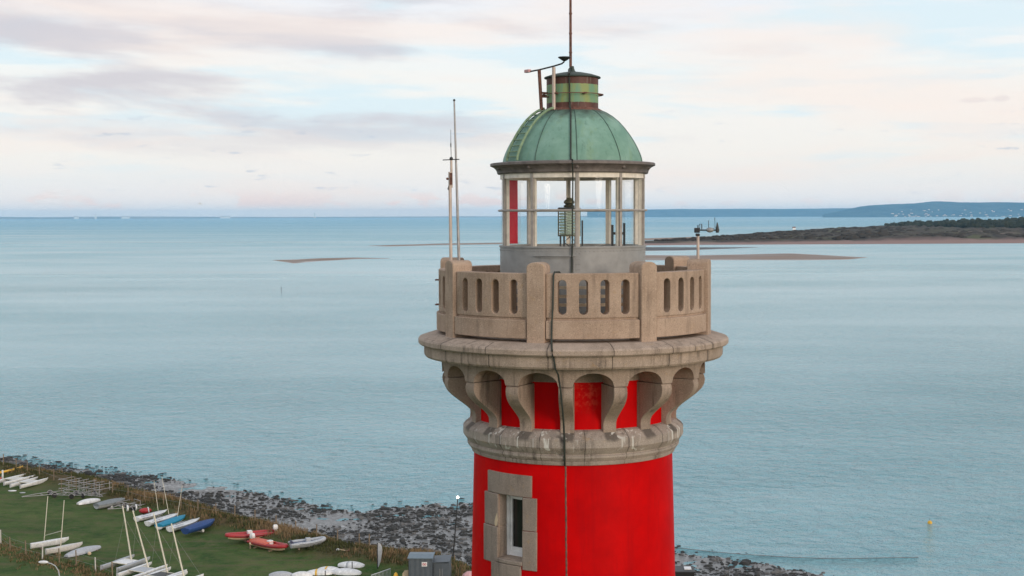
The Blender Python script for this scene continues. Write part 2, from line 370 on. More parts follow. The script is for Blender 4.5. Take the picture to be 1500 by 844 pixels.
# ------------------------------------------------------------------ mesh builder
class MB:
    def __init__(s): s.v = []; s.f = []; s.mi = []
    def add(s, vs, fs, mi=0):
        o = len(s.v); s.v += [tuple(v) for v in vs]
        s.f += [tuple(i + o for i in f) for f in fs]; s.mi += [mi] * len(fs); return s
    def box(s, c, size, rz=0.0, mi=0, axes=None):
        if axes is None:
            ca, sa = math.cos(rz), math.sin(rz)
            X, Y, Z = Vector((ca, sa, 0)), Vector((-sa, ca, 0)), Vector((0, 0, 1))
        else: X, Y, Z = axes
        c = Vector(c); a, b, h = size[0] / 2, size[1] / 2, size[2] / 2
        vs = [c + X * (i * a) + Y * (j * b) + Z * (k * h) for k in (-1, 1) for j in (-1, 1) for i in (-1, 1)]
        return s.add(vs, [(0, 2, 3, 1), (4, 5, 7, 6), (0, 1, 5, 4), (2, 6, 7, 3), (0, 4, 6, 2), (1, 3, 7, 5)], mi)
    def tube(s, pts, r, n=8, mi=0, cap=True):
        pts = [Vector(p) for p in pts]; rs = r if isinstance(r, (list, tuple)) else [r] * len(pts)
        vs = []; up = Vector((0.0, 0.0, 1.0))
        for i, p in enumerate(pts):
            d = (pts[min(i + 1, len(pts) - 1)] - pts[max(i - 1, 0)]).normalized()
            a = d.cross(up)
            if a.length < 0.05: a = d.cross(Vector((1, 0, 0)))
            a.normalize(); b = d.cross(a).normalized()
            for k in range(n):
                t = 2 * math.pi * k / n
                vs.append(p + (a * math.cos(t) + b * math.sin(t)) * rs[i])
        fs = [(i * n + k, i * n + (k + 1) % n, (i + 1) * n + (k + 1) % n, (i + 1) * n + k) for i in range(len(pts) - 1) for k in range(n)]
        if cap: fs += [tuple(range(n))[::-1], tuple(range((len(pts) - 1) * n, len(pts) * n))]
        return s.add(vs, fs, mi)
    def lathe(s, prof, n=160, c=(0, 0), t0=0.0, t1=360.0, mi=0):
        full = abs(t1 - t0) >= 359.9; m = n if full else n + 1
        vs = []
        for k in range(m):
            t = R_(t0 + (t1 - t0) * k / n)
            for r, z in prof: vs.append((c[0] + r * math.sin(t), c[1] - r * math.cos(t), z))
        L = len(prof); fs = []
        for k in range(n):
            a, b = k * L, ((k + 1) % m) * L
            for i in range(L - 1): fs.append((a + i, b + i, b + i + 1, a + i + 1))
        return s.add(vs, fs, mi)
    def slab(s, ths, zlo, zhi, r0, r1, caps=(True, True), mi=0, top=True, bottom=True):
        vs = []; n = len(ths)
        for t, a, b in zip(ths, zlo, zhi):
            vs += [cyl(t, r0, a), cyl(t, r1, a), cyl(t, r1, b), cyl(t, r0, b)]
        fs = []
        for i in range(n - 1):
            p, q = 4 * i, 4 * (i + 1)
            if bottom: fs.append((p, q, q + 1, p + 1))
            fs.append((p + 1, q + 1, q + 2, p + 2))
            if top: fs.append((p + 2, q + 2, q + 3, p + 3))
            fs.append((p + 3, q + 3, q, p))
        if caps[0]: fs.append((0, 1, 2, 3))
        if caps[1]: e = 4 * (n - 1); fs.append((e + 3, e + 2, e + 1, e))
        return s.add(vs, fs, mi)
    def loft(s, rings, closed=True, caps=True, mi=0):
        n = len(rings[0]); vs = [p for r in rings for p in r]; fs = []
        for i in range(len(rings) - 1):
            for k in range(n if closed else n - 1):
                fs.append((i * n + k, i * n + (k + 1) % n, (i + 1) * n + (k + 1) % n, (i + 1) * n + k))
        if caps and closed: fs += [tuple(range(n))[::-1], tuple(range((len(rings) - 1) * n, len(rings) * n))]
        return s.add(vs, fs, mi)
    def ball(s, c, rx, ry=None, rz=None, n=10, m=7, mi=0):
        ry = ry or rx; rz = rz or rx; rings = []
        for i in range(m + 1):
            a = math.pi * i / m; q = max(math.sin(a), 1e-3)
            rings.append([Vector((c[0] + rx * q * math.cos(2 * math.pi * k / n), c[1] + ry * q * math.sin(2 * math.pi * k / n), c[2] - rz * math.cos(a))) for k in range(n)])
        return s.loft(rings, mi=mi)
    def build(s, name, mats, parent=None, smooth=35, bevel=0.0, recalc=True):
        me = bpy.data.meshes.new(name); me.from_pydata(s.v, [], s.f)
        mats = mats if isinstance(mats, (list, tuple)) else [mats]
        for m in mats: me.materials.append(m)
        me.polygons.foreach_set('material_index', s.mi)
        if recalc:
            bm = bmesh.new(); bm.from_mesh(me)
            bmesh.ops.remove_doubles(bm, verts=bm.verts, dist=1e-5)
            bmesh.ops.recalc_face_normals(bm, faces=bm.faces)
            bm.to_mesh(me); bm.free()
        if smooth:
            me.shade_smooth(); me.set_sharp_from_angle(angle=R_(smooth))
        o = bpy.data.objects.new(name, me); C.objects.link(o)
        if parent is not None:
            o.parent = parent
            if parent.get('_loc'): pass
        if bevel:
            b = o.modifiers.new('bevel', 'BEVEL'); b.width = bevel; b.segments = 2; b.limit_method = 'ANGLE'; b.angle_limit = R_(40)
        return o

def tag(o, label, cat, group=None):
    o['label'] = label; o['category'] = cat
    if group: o['group'] = group
    return o
def thing(name, label, cat, loc=(0, 0, 0), rz=0.0, group=None):
    o = bpy.data.objects.new(name, None); C.objects.link(o); o.empty_display_size = 0.2
    o.location = loc; o.rotation_euler = (0, 0, rz)
    return tag(o, label, cat, group)
def struct(o, kind='structure'):
    o['kind'] = kind; return o
def copy_tree(o, parent=None):
    c = o.copy(); C.objects.link(c)
    if parent is not None: c.parent = parent
    for ch in list(o.children): copy_tree(ch, c)
    return c
def lspace(a, b, n): return [a + (b - a) * i / (n - 1) for i in range(n)]

# ------------------------------------------------------------------ land, shore and sea
SEA = -3.5
def W2(px, py, z): p = ground(px, py, z); return (p.x, p.y)
E_pts = [(-420, 330), (-200, 262)] + [W2(*p, 0.4) for p in ((0, 675), (30, 681), (60, 689), (100, 692), (135, 697), (180, 711), (230, 724), (280, 738), (330, 752),
         (380, 762), (420, 772), (470, 785), (520, 797), (570, 803), (620, 807), (660, 818), (700, 834))] + [W2(800, 862, 0), W2(1000, 880, 0), W2(1250, 930, 0), (160, 40), (420, -20)]
Wt_pts = [(-420, 345), (-200, 275)] + [W2(*p, SEA) for p in ((0, 668), (60, 682), (110, 687), (160, 693), (210, 699), (260, 707), (320, 714), (380, 722), (430, 733),
         (470, 745), (520, 752), (560, 746), (620, 742), (690, 738))] + [W2(850, 775, SEA), W2(1000, 810, SEA), W2(1100, 824, SEA), W2(1200, 841, SEA), W2(1300, 870, SEA), (200, 70), (420, 20)]
E_pts.sort(); Wt_pts.sort()
Ex, Ey = np.array([p[0] for p in E_pts]), np.array([p[1] for p in E_pts])
Wx, Wy = np.array([p[0] for p in Wt_pts]), np.array([p[1] for p in Wt_pts])
def nz(x, y, s, k=0.0): return noise.noise(Vector((x * s, y * s, k)))
def land(x, y):
    wob = 1.2 * nz(x, y, 0.12, 3.0)
    e = float(np.interp(x, Ex, Ey)) + wob; w = float(np.interp(x, Wx, Wy)) + 2.5 * nz(x, y, 0.09, 7.0)
    w = max(w, e + 4.0); s = y - e
    if s < -9: z = 0.12 * nz(x, y, 0.05)
    elif s < 0:
        t = (s + 9) / 9; z = 0.55 * math.sin(math.pi * t) ** 2 * 1.3 + 0.25 * t + 0.15 * nz(x, y, 0.5) + 0.12 * nz(x, y, 0.05)
    elif s < 2.6:
        t = s / 2.6; z = 0.25 + (-2.95 - 0.25) * (t * t * (3 - 2 * t)) + 0.15 * nz(x, y, 0.5)
    elif y < w:
        t = (s - 2.6) / max(w - e - 2.6, 0.5); z = -2.95 + (SEA + 2.95 - 0.02) * min(1, t * 1.35) ** 0.8 + 0.07 + 0.13 * nz(x, y, 0.35, 1.0) + 0.10 * nz(x, y, 0.9, 2.0)
    else: z = SEA - 0.03 * (y - w) + max(0, 1 - (y - w) / 8) * (0.16 * nz(x, y, 0.35, 1.0) + 0.12 * nz(x, y, 0.9, 2.0)) - 0.02
    return max(z, -7.5), s

def terrain():
    xs = np.concatenate([np.arange(-400, -110, 12.0), np.arange(-110, 90, 0.8), np.arange(90, 401, 12.0)])
    ys = np.concatenate([np.arange(-400, 60, 14.0), np.arange(60, 120, 1.6), np.arange(120, 236, 0.8), np.arange(236, 361, 9.0)])
    vs = []; zone = []
    for y in ys:
        for x in xs:
            z, s = land(float(x), float(y)); vs.append((float(x), float(y), z)); zone.append(s)
    nx = len(xs)
    fs = [(j * nx + i, j * nx + i + 1, (j + 1) * nx + i + 1, (j + 1) * nx + i) for j in range(len(ys) - 1) for i in range(nx - 1)]
    me = bpy.data.meshes.new('ground'); me.from_pydata(vs, [], fs); me.shade_smooth()
    at = me.attributes.new('zone', 'FLOAT', 'POINT'); at.data.foreach_set('value', zone)
    o = bpy.data.objects.new('ground', me); C.objects.link(o); struct(o)
    m, g, b = mat('grass_and_shore', 0.95, 0, 0.2)
    co = geoco(g); an = g.new('ShaderNodeAttribute', attribute_name='zone'); s = an.outputs['Fac']
    n1 = g.noise(co, 0.12, 6.0, 0.65); n2 = g.noise(co, 1.3, 5.0, 0.7); n3 = g.noise(co, 5.0, 3.0, 0.7)
    gr = g.mix(g.mapr(n1, 0.35, 0.65), (0.030, 0.086, 0.014, 1), (0.090, 0.142, 0.034, 1))
    gr = g.mix(g.mapr(n2, 0.42, 0.66, 0, 0.8), gr, (0.098, 0.108, 0.040, 1))
    gr = g.mix(g.mapr(n3, 0.5, 0.75, 0, 0.5), gr, (0.016, 0.042, 0.010, 1))
    n4 = g.noise(co, 0.38, 5.0, 0.7, 0.5)
    gr = g.mix(g.mapr(n4, 0.50, 0.68, 0, 0.75), gr, (0.130, 0.125, 0.055, 1))
    gr = g.mix(g.mapr(n4, 0.48, 0.34, 0, 0.6), gr, (0.020, 0.052, 0.012, 1))
    trk = g.noise(g.vmul(co, (0.05, 0.55, 1.0)), 1.0, 3.0, 0.5, 0.6)
    gr = g.mix(g.mapr(trk, 0.56, 0.66, 0, 0.6), gr, (0.11, 0.10, 0.05, 1))
    du = g.mix(g.mapr(n2, 0.35, 0.65), (0.055, 0.050, 0.020, 1), (0.14, 0.095, 0.045, 1))
    sd_ = g.math('ADD', s, g.math('MULTIPLY', g.math('SUBTRACT', n1, 0.5), 9.0))
    col = g.mix(g.mapr(sd_, -8.0, -5.0), gr, du)
    v = g.new('ShaderNodeTexVoronoi'); g.put(v.inputs['Vector'], co); v.inputs['Scale'].default_value = 2.6
    peb = g.ramp(g.sep(v.outputs['Color'])[0], [(0.0, (0.03, 0.03, 0.028, 1)), (0.5, (0.075, 0.072, 0.07, 1)), (0.8, (0.18, 0.175, 0.17, 1)), (1.0, (0.42, 0.42, 0.42, 1))])
    sand = g.mix(g.mapr(n2, 0.4, 0.6), (0.13, 0.125, 0.12, 1), (0.24, 0.245, 0.25, 1))
    shore = g.mix(g.mapr(g.noise(co, 0.16, 4.0, 0.6), 0.44, 0.58), peb, sand)
    col = g.mix(g.mapr(s, 1.2, 2.6), col, shore)
    g.l.new(col, b.inputs['Base Color'])
    g.l.new(g.mapr(s, 1.5, 5.0, 0.95, 0.28), b.inputs['Roughness'])
    g.l.new(g.mapr(s, 1.5, 5.0, 0.2, 0.6), b.inputs['Specular IOR Level'])
    bump(g, b, g.math('ADD', n2, n3), 0.6, 0.25)
    me.materials.append(m)
terrain()

def sea():
    mb = MB(); rad = [0, 60, 120, 250, 600, 1500, 4000, 10000, 25000, 44000]; n = 64
    rings = [[Vector((r * math.cos(2 * math.pi * k / n), r * math.sin(2 * math.pi * k / n) - 28, SEA)) for k in range(n)] for r in rad[1:]]
    mb.loft(rings, caps=False); mb.add(rings[0], [tuple(range(n))])
    o = mb.build('sea', [], None, 0, recalc=False); struct(o)
    m, g, b = mat('sea_water', 0.16)
    co = geoco(g); x, y, z = g.sep(co)
    dist = g.math('SQRT', g.math('ADD', g.math('MULTIPLY', x, x), g.math('MULTIPLY', y, y)))
    b.inputs['IOR'].default_value = 1.33
    sl = g.noise(g.vmul(co, (0.0016, 0.0042, 1.0)), 1.0, 5.0, 0.55, 0.4)        # long slicks
    sl2 = g.noise(g.vmul(co, (0.008, 0.018, 1.0)), 1.0, 4.0, 0.6, 0.3)
    mixv = g.math('ADD', g.math('MULTIPLY', sl, 0.65), g.math('MULTIPLY', sl2, 0.35))
    col = g.mix(g.mapr(mixv, 0.42, 0.58), (0.200, 0.480, 0.555, 1), (0.335, 0.560, 0.615, 1))  # slicks tinted paler, imitating the horizon sky they mirror
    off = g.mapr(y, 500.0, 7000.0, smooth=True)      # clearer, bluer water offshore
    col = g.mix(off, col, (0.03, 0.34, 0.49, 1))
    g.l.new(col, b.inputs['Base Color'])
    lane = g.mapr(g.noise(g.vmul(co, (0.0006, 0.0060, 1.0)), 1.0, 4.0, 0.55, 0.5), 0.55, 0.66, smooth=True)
    col = g.mix(g.math('MULTIPLY', lane, g.mapr(y, 350.0, 1200.0, 0.0, 0.8)), col, (0.40, 0.56, 0.60, 1))      # pale wind lanes: bright sky reflection painted into the water colour
    g.l.new(col, b.inputs['Base Color'])
    h1 = g.noise(g.vmul(co, (0.36, 0.40, 1.0)), 1.0, 5.0, 0.62, 0.3)
    h2 = g.noise(g.vmul(co, (0.10, 0.13, 1.0)), 1.0, 3.0, 0.6, 0.2)
    h3 = g.noise(g.vmul(co, (1.3, 1.5, 1.0)), 1.0, 2.0, 0.6)
    hh = g.math('ADD', g.math('ADD', g.math('MULTIPLY', h1, 2.3), g.math('MULTIPLY', h2, 1.6)), g.math('MULTIPLY', h3, 0.35))
    bp = g.new('ShaderNodeBump'); g.put(bp.inputs['Height'], hh); bp.inputs['Distance'].default_value = 2.0
    g.put(bp.inputs['Strength'], g.math('MULTIPLY', g.mapr(dist, 150.0, 1500.0, 1.0, 0.8), g.mapr(mixv, 0.4, 0.62, 1.0, 0.55)))
    g.l.new(bp.outputs[0], b.inputs['Normal'])
    g.l.new(g.mapr(dist, 150.0, 2500.0, 0.09, 0.30), b.inputs['Roughness'])
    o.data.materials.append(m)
sea()

def sandbar(name, near, far, mats, zt=0.35):
    """outline of a bank lying on the water: near and far shore as rows of photograph points"""
    n = 40; px0, px1 = near[0][0], near[-1][0]
    mb = MB(); rings = []
    for px in lspace(px0, px1, n):
        yn = float(np.interp(px, [p[0] for p in near], [p[1] for p in near])); yf = float(np.interp(px, [p[0] for p in far], [p[1] for p in far]))
        a, b = ground(px, max(yn, yf + .05), SEA - 0.05), ground(px, yf, SEA - 0.05)
        row = []
        for k in range(9):
            t = k / 8; p = a.lerp(b, t); q = zt * math.sin(math.pi * t) ** 0.7 * (0.7 + 0.5 * nz(p.x, p.y, 0.02))
            row.append(Vector((p.x, p.y, SEA - 0.05 + max(0, q))))
        rings.append(row)
    mb.loft(rings, closed=False)
    return struct(mb.build(name, mats, None, 60))
def sand_mat(name, a, b_):
    m, g, b = mat(name, 0.9); co = geoco(g)
    n = g.noise(g.vmul(co, (0.012, 0.05, 1)), 1.0, 5.0, 0.65)
    wet = g.mapr(g.math('ADD', g.sep(co)[2], g.math('MULTIPLY', g.math('SUBTRACT', n, 0.5), 0.25)), SEA + 0.02, SEA + 0.22, 1.0, 0.0)
    col = g.mix(g.mapr(n, 0.35, 0.65), a, b_)
    g.l.new(g.mix(g.math('MULTIPLY', wet, 0.6), col, (a[0] * .5, a[1] * .55, a[2] * .6, 1)), b.inputs['Base Color'])
    g.l.new(g.mapr(wet, 0.0, 1.0, 0.9, 0.25), b.inputs['Roughness']); return m
M['sand'] = sand_mat('wet_sand', (0.20, 0.135, 0.10, 1), (0.32, 0.225, 0.165, 1))
M['mussel'] = sand_mat('mussel_bed', (0.035, 0.04, 0.045, 1), (0.07, 0.07, 0.075, 1))
sandbar('sandbar', [(400, 381.5), (430, 386.5), (470, 383), (520, 380), (570, 379)], [(400, 381), (430, 380), (470, 378.2), (520, 377.2), (570, 378.6)], M['sand'])
sandbar('sandbar', [(540, 360.3), (570, 361.5), (640, 359.5), (760, 357.8)], [(540, 360), (570, 359), (640, 356.8), (760, 355.0)], M['sand'])
sandbar('sandbar', [(930, 382), (1000, 382), (1180, 382), (1240, 381), (1270, 377.5)], [(930, 373.2), (1010, 373.8), (1080, 372.5), (1160, 370.8), (1210, 373.6), (1270, 377)], M['sand'])
sandbar('mussel_bank', [(930, 368.5), (1000, 367.5), (1060, 365), (1110, 362.8)], [(930, 361.5), (1000, 362.0), (1060, 362.2), (1110, 362.4)], M['mussel'])
sandbar('sandbar', [(930, 353), (1000, 351), (1060, 347.5), (1110, 344.5)], [(930, 349.5), (1000, 347.5), (1060, 345.3), (1110, 343.8)], M['sand'], 0.6)

def spit():
    near = lambda px: float(np.interp(px, [930, 1000, 1500, 1800], [359.8, 359.0, 356.5, 356.0]))
    far = lambda px: float(np.interp(px, [930, 1000, 1060, 1120, 1180, 1240, 1300, 1380, 1500, 1800], [354.5, 350.5, 345.8, 341.5, 338, 335.2, 332.5, 329.5, 327.5, 326]))
    veg = lambda px: float(np.interp(px, [930, 1050, 1150, 1250, 1320, 1400, 1800], [1.5, 2.2, 4.5, 6.5, 8.5, 10.0, 11.0]))
    mb = MB(); rows = []
    K = 44; sandy = []
    for px in lspace(930, 1800, 190):
        a, b = ground(px, near(px), SEA), ground(px, far(px), SEA); row = []
        for k in range(K):
            t = k / (K - 1); p = a.lerp(b, t ** 1.5)
            d = (p - a).length; db = (b - p).length
            edge = min(1, d / 90.0) * min(1, db / 120.0)
            bumpy = 0.55 + 0.6 * nz(p.x, p.y, 0.012, 4.) + 0.5 * abs(nz(p.x, p.y, 0.05, 9.))
            z = SEA - 0.1 + min(1, d / 25.) * 0.9 + veg(px) * edge * max(0.1, bumpy)
            if k in (0, K - 1): z = SEA - 0.2
            row.append(Vector((p.x, p.y, z)))
            sandy.append(min(1.0, max(0.0, 1 - (d - 35) / 50.0)))
        rows.append(row)
    mb.loft(rows, closed=False)
    o = struct(mb.build('sand_spit', [], None, 60, recalc=False))
    at = o.data.attributes.new('sandy', 'FLOAT', 'POINT'); at.data.foreach_set('value', sandy)
    m, g, b = mat('spit_scrub', 0.95, 0, 0.1); co = geoco(g)
    n = g.noise(g.vmul(co, (0.010, 0.0035, 0.03)), 1.0, 6.0, 0.7); n2 = g.noise(g.vmul(co, (0.05, 0.015, .1)), 1.0, 4.0, 0.7)
    col = g.mix(g.mapr(n2, 0.35, 0.65), (0.040, 0.032, 0.026, 1), (0.095, 0.074, 0.056, 1))
    col = g.mix(g.mapr(n, 0.52, 0.66, 0, 0.9), col, (0.105, 0.105, 0.05, 1))
    col = g.mix(g.mapr(g.noise(g.vmul(co, (0.004, 0.0030, .1)), 1.0, 5.0, 0.6), 0.60, 0.68, 0, 0.8), col, (0.26, 0.20, 0.15, 1))
    an = g.new('ShaderNodeAttribute', attribute_name='sandy')
    col = g.mix(an.outputs['Fac'], col, (0.30, 0.20, 0.175, 1))
    g.l.new(col, b.inputs['Base Color']); o.data.materials.append(m)
spit()

def foliage(name, a, b_):
    m, g, b = mat(name, 0.95, 0, 0.1); co = geoco(g)
    n = g.noise(co, 0.08, 5.0, 0.7)
    g.l.new(g.mix(g.mapr(n, 0.3, 0.7), a, b_), b.inputs['Base Color']); return m
M['far_tree'] = foliage('far_tree_foliage', (0.016, 0.024, 0.018, 1), (0.05, 0.055, 0.034, 1))
M['far_bush'] = foliage('far_bush_foliage', (0.028, 0.025, 0.021, 1), (0.080, 0.062, 0.046, 1))
def blob(mb, c, rx, ry, rz, mi=0):
    rings = []; n, m_ = 9, 6; sd = random.random() * 100
    for i in range(m_ + 1):
        a = math.pi * i / m_; q = max(math.sin(a), 1e-3); ring = []
        for k in range(n):
            t = 2 * math.pi * k / n
            d = Vector((q * math.cos(t), q * math.sin(t), -math.cos(a)))
            s = 1 + 0.42 * noise.noise(d * 1.9 + Vector((sd, 0, 0))) + 0.2 * noise.noise(d * 5 + Vector((0, sd, 0)))
            ring.append(Vector((c[0] + rx * s * d.x, c[1] + ry * s * d.y, c[2] + rz * s * d.z)))
        rings.append(ring)
    mb.loft(rings, mi=mi)
def woods():
    mb = MB()
    for _ in range(430):
        px = random.uniform(1300, 1640)
        lo, hi = float(np.interp(px, [1300, 1370, 1500, 1640], [333.2, 331, 329.2, 328])), float(np.interp(px, [1300, 1360, 1420, 1640], [335, 336, 339, 340]))
        p = ground(px, random.uniform(lo, hi), SEA)
        k = float(np.interp(px, [1300, 1370, 1420, 1640], [0.45, 0.75, 1.0, 1.05])) * random.uniform(0.6, 1.15)
        for j in range(3):
            blob(mb, (p.x + random.uniform(-9, 9), p.y + random.uniform(-9, 9), SEA + 7 + random.uniform(1, 13) * k * random.random()), 12 * k * random.uniform(.6, 1.3), 12 * k, 10 * k * random.uniform(.6, 1.2))
    o = mb.build('woods', M['far_tree'], None, 0, recalc=False); struct(o, 'stuff')
    mb = MB()
    for _ in range(1400):
        px = random.uniform(960, 1600); t = random.random()
        ylo = float(np.interp(px, [930, 1060, 1180, 1300, 1500, 1600], [356, 348, 340, 334.2, 330, 329])); p = ground(px, ylo + (354.6 - ylo) * t ** 1.1, SEA)
        k = random.uniform(0.5, 1.2) * float(np.interp(px, [960, 1150, 1300], [0.35, 0.8, 1.2]))
        blob(mb, (p.x, p.y, SEA + 1.2 + 2.6 * k), 7 * k, 7 * k, 3.6 * k)
    o = mb.build('dune_scrub', M['far_bush'], None, 0, recalc=False); struct(o, 'stuff')
woods()

def hills(name, crest, d0, depth, mats, px0, px1, base_z=SEA):
    rows = []; n = 240
    cx, cy = [p[0] for p in crest], [p[1] for p in crest]
    for px in lspace(px0, px1, n):
        cyv = float(np.interp(px, cx, cy))
        top = at_dist(px, cyv, d0 + depth)
        row = []
        for k, (t, hgt) in enumerate(((0, 0), (.12, .16), (.3, .42), (.5, .66), (.75, .9), (1, 1), (1.3, .8), (2.0, 0))):
            h = max(0.0, top.z - base_z) * hgt
            h *= 1 + (0.10 * noise.noise(Vector((px * 0.03, k * 1.7, 3))) + 0.05 * noise.noise(Vector((px * 0.3, k * 2.1, 8)))) * (1 if k != 5 else 0.35)
            q = at_dist(px, 316, d0 + depth * t)
            row.append(Vector((q.x, q.y, base_z - 1 + h)))
        rows.append(row)
    mb = MB(); mb.loft(rows, closed=False)
    return struct(mb.build(name, mats, None, 80, recalc=False))
def hill_mat(name, a, b_, s):
    m, g, b = mat(name, 1.0, 0, 0.0); co = geoco(g)
    n = g.noise(g.vmul(co, (s, s * .5, s * 4)), 1.0, 6.0, 0.7)
    g.l.new(g.mix(g.mapr(n, 0.35, 0.65), a, b_), b.inputs['Base Color']); return m
M['hill'] = hill_mat('hazy_hill_woods', (0.035, 0.14, 0.23, 1), (0.10, 0.21, 0.28, 1), 0.004)  # woods colour with the blue of distant haze mixed in
HD = 22000.0
RIGHT_CREST = [(1205, 314.5), (1222, 311), (1240, 306.5), (1258, 302.5), (1275, 300.5), (1310, 299), (1340, 297.4), (1365, 295.2), (1385, 295), (1410, 296.2), (1460, 296.4), (1500, 296.6), (1700, 298), (2000, 302)]
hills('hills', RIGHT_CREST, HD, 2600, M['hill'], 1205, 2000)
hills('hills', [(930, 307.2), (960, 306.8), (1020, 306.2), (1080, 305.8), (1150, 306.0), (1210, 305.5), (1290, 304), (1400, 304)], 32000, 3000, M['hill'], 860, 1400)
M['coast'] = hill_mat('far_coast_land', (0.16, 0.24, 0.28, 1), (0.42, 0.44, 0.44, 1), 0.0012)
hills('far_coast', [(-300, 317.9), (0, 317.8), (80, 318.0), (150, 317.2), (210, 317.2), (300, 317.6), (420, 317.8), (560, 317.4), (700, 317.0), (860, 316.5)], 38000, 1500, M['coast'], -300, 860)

# ------------------------------------------------------------------ far houses
def house_mesh(mb, w, d, h, rf):
    mb.box((0, 0, h / 2), (w, d, h), 0, 0)
    a, b = w / 2 * 1.06, d / 2 * 1.08
    mb.add([(-a, -b, h), (a, -b, h), (a, b, h), (-a, b, h), (-a, 0, h + rf), (a, 0, h + rf)], [(0, 1, 5, 4), (2, 3, 4, 5), (0, 4, 3), (1, 2, 5), (0, 3, 2, 1)], 1)
mbh = MB(); house_mesh(mbh, 26, 14, 9, 5)
proto_far = mbh.build('house', [M['wall_pale'], M['roof_far']], None, 0)
rnd = random.Random(3)
first = True
for i in range(64):
    px = rnd.choice([rnd.uniform(1305, 1400), rnd.uniform(1310, 1372), rnd.uniform(1400, 1520)])
    cr = float(np.interp(px, [p[0] for p in RIGHT_CREST], [p[1] for p in RIGHT_CREST]))
    f = rnd.random() ** 2.1 * 0.5 + 0.02
    t = float(np.interp(f, [0, .16, .42, .66], [0, .12, .3, .5]))
    top = at_dist(px, cr, HD + 2600); hz = max(0, top.z - SEA) * f
    q = at_dist(px, 316, HD + 2600 * t - 40)
    o = proto_far if first else proto_far.copy()
    if not first: C.objects.link(o)
    first = False
    o.location = (q.x, q.y, SEA - 2 + hz); o.rotation_euler = (0, 0, rnd.uniform(-.5, .5)); s = rnd.uniform(.55, 1.15); o.scale = (s * rnd.uniform(.8, 1.7), s, s * 0.9)
    tag(o, 'tiny pale house of the town on the blue far hillside', 'house', 'houses on the far hillside')
spit_houses = [(1163, 338.2, .5, 'small white hut alone on the spit skyline left of the trees'), (1336, 334.4, 1.3, 'white villa at the left end of the dark trees on the spit'),
               (1378, 334.0, 1.1, 'pale house among the first tree clumps on the spit'), (1392, 335.2, 0.9, 'small pale house just right of another among the tree clumps'),
               (1470, 333.6, 1.3, 'cream house in front of the dark wood near the right edge')]
for px, py, s, lab in spit_houses:
    p = ground(px, py, SEA)
    o = thing('villa', lab, 'house', (p.x, p.y, SEA + 4.5), rnd.uniform(-.3, .3), None)
    w, d, h = 15 * s, 9 * s, 5 * s
    mb = MB(); mb.box((0, 0, h / 2 - 2), (w, d, h + 4)); mb.build('wall', M['wall_pale'], o, 0)
    a, b = w / 2 * 1.06, d / 2 * 1.1
    mb = MB(); mb.add([(-a, -b, h), (a, -b, h), (a, b, h), (-a, b, h), (-a, 0, h + 3), (a, 0, h + 3)], [(0, 1, 5, 4), (2, 3, 4, 5), (0, 4, 3), (1, 2, 5), (0, 3, 2, 1)]); mb.build('roof', M['roof_far'], o, 0)
for px, w, h, lab in [(112, 110, 22, 'long white building low on the left horizon'), (140, 40, 60, 'white block near the long white building on the left horizon'),
                      (184, 200, 16, 'widest white frontage on the left horizon'), (330, 260, 15, 'white frontage on the horizon midway to the antennas'), (461, 36, 80, 'lone white tower standing on the far horizon')]:
    q = at_dist(px, 316, 37900)
    o = thing('seafront_building', lab, 'building', (q.x, q.y, SEA))
    mb = MB(); mb.box((0, 0, h / 2 + 20), (w, 40, h + 40)); mb.build('wall', M['wall_pale'], o, 0)
    mb = MB(); mb.box((0, 0, h + 44), (w * 1.02, 44, 8)); mb.build('roof', M['roof_far'], o, 0)

# ------------------------------------------------------------------ the lighthouse
LH = thing('lighthouse', 'red round lighthouse tower with granite balcony, glazed lantern and green copper dome', 'lighthouse')
px = lambda r: r * PX
# shaft
z_ringbot = zf(657, 1.96, 90)
r0 = px(145.5); slope = px(4.8) / (zf(660, 0, 90) - zf(844, 0, 90))
shaft_r = lambda z: r0 + (z_ringbot - z) * slope
WIN_T = -36.2                                      # window azimuth
zl_top, zl_bot = zf(694, 1.97, WIN_T), zf(726, 1.98, WIN_T)
zj_bot = zf(829, 2.0, WIN_T)
zo_top, zo_bot = zl_bot, zf(820, 2.0, WIN_T)
op0, op1 = -44.6, -27.9                            # opening angles
def shaft():
    mb = MB(); N = 180
    # around the opening: full rings above and below, an interrupted band between
    zs_up = lspace(z_ringbot + 0.03, zo_top, 4); zs_mid = lspace(zo_top, zo_bot, 8); zs_dn = lspace(zo_bot, 0.0, 30)
    mb.lathe([(shaft_r(z), z) for z in zs_up], N, t0=op0, t1=op0 + 360)
    mb.lathe([(shaft_r(z), z) for z in zs_dn], N, t0=op0, t1=op0 + 360)
    nb = 166
    mb.lathe([(shaft_r(z), z) for z in zs_mid], nb, t0=op1, t1=op0 + 360)
    return mb.build('tower_shaft', M['red'], LH, 40, recalc=False)
shaft()
# stump of a wider plinth at the foot
mb = MB(); mb.lathe([(0, .5), (3.5, .5), (3.6, .4), (3.6, -.6)], 64); mb.build('plinth', M['surround'], LH)

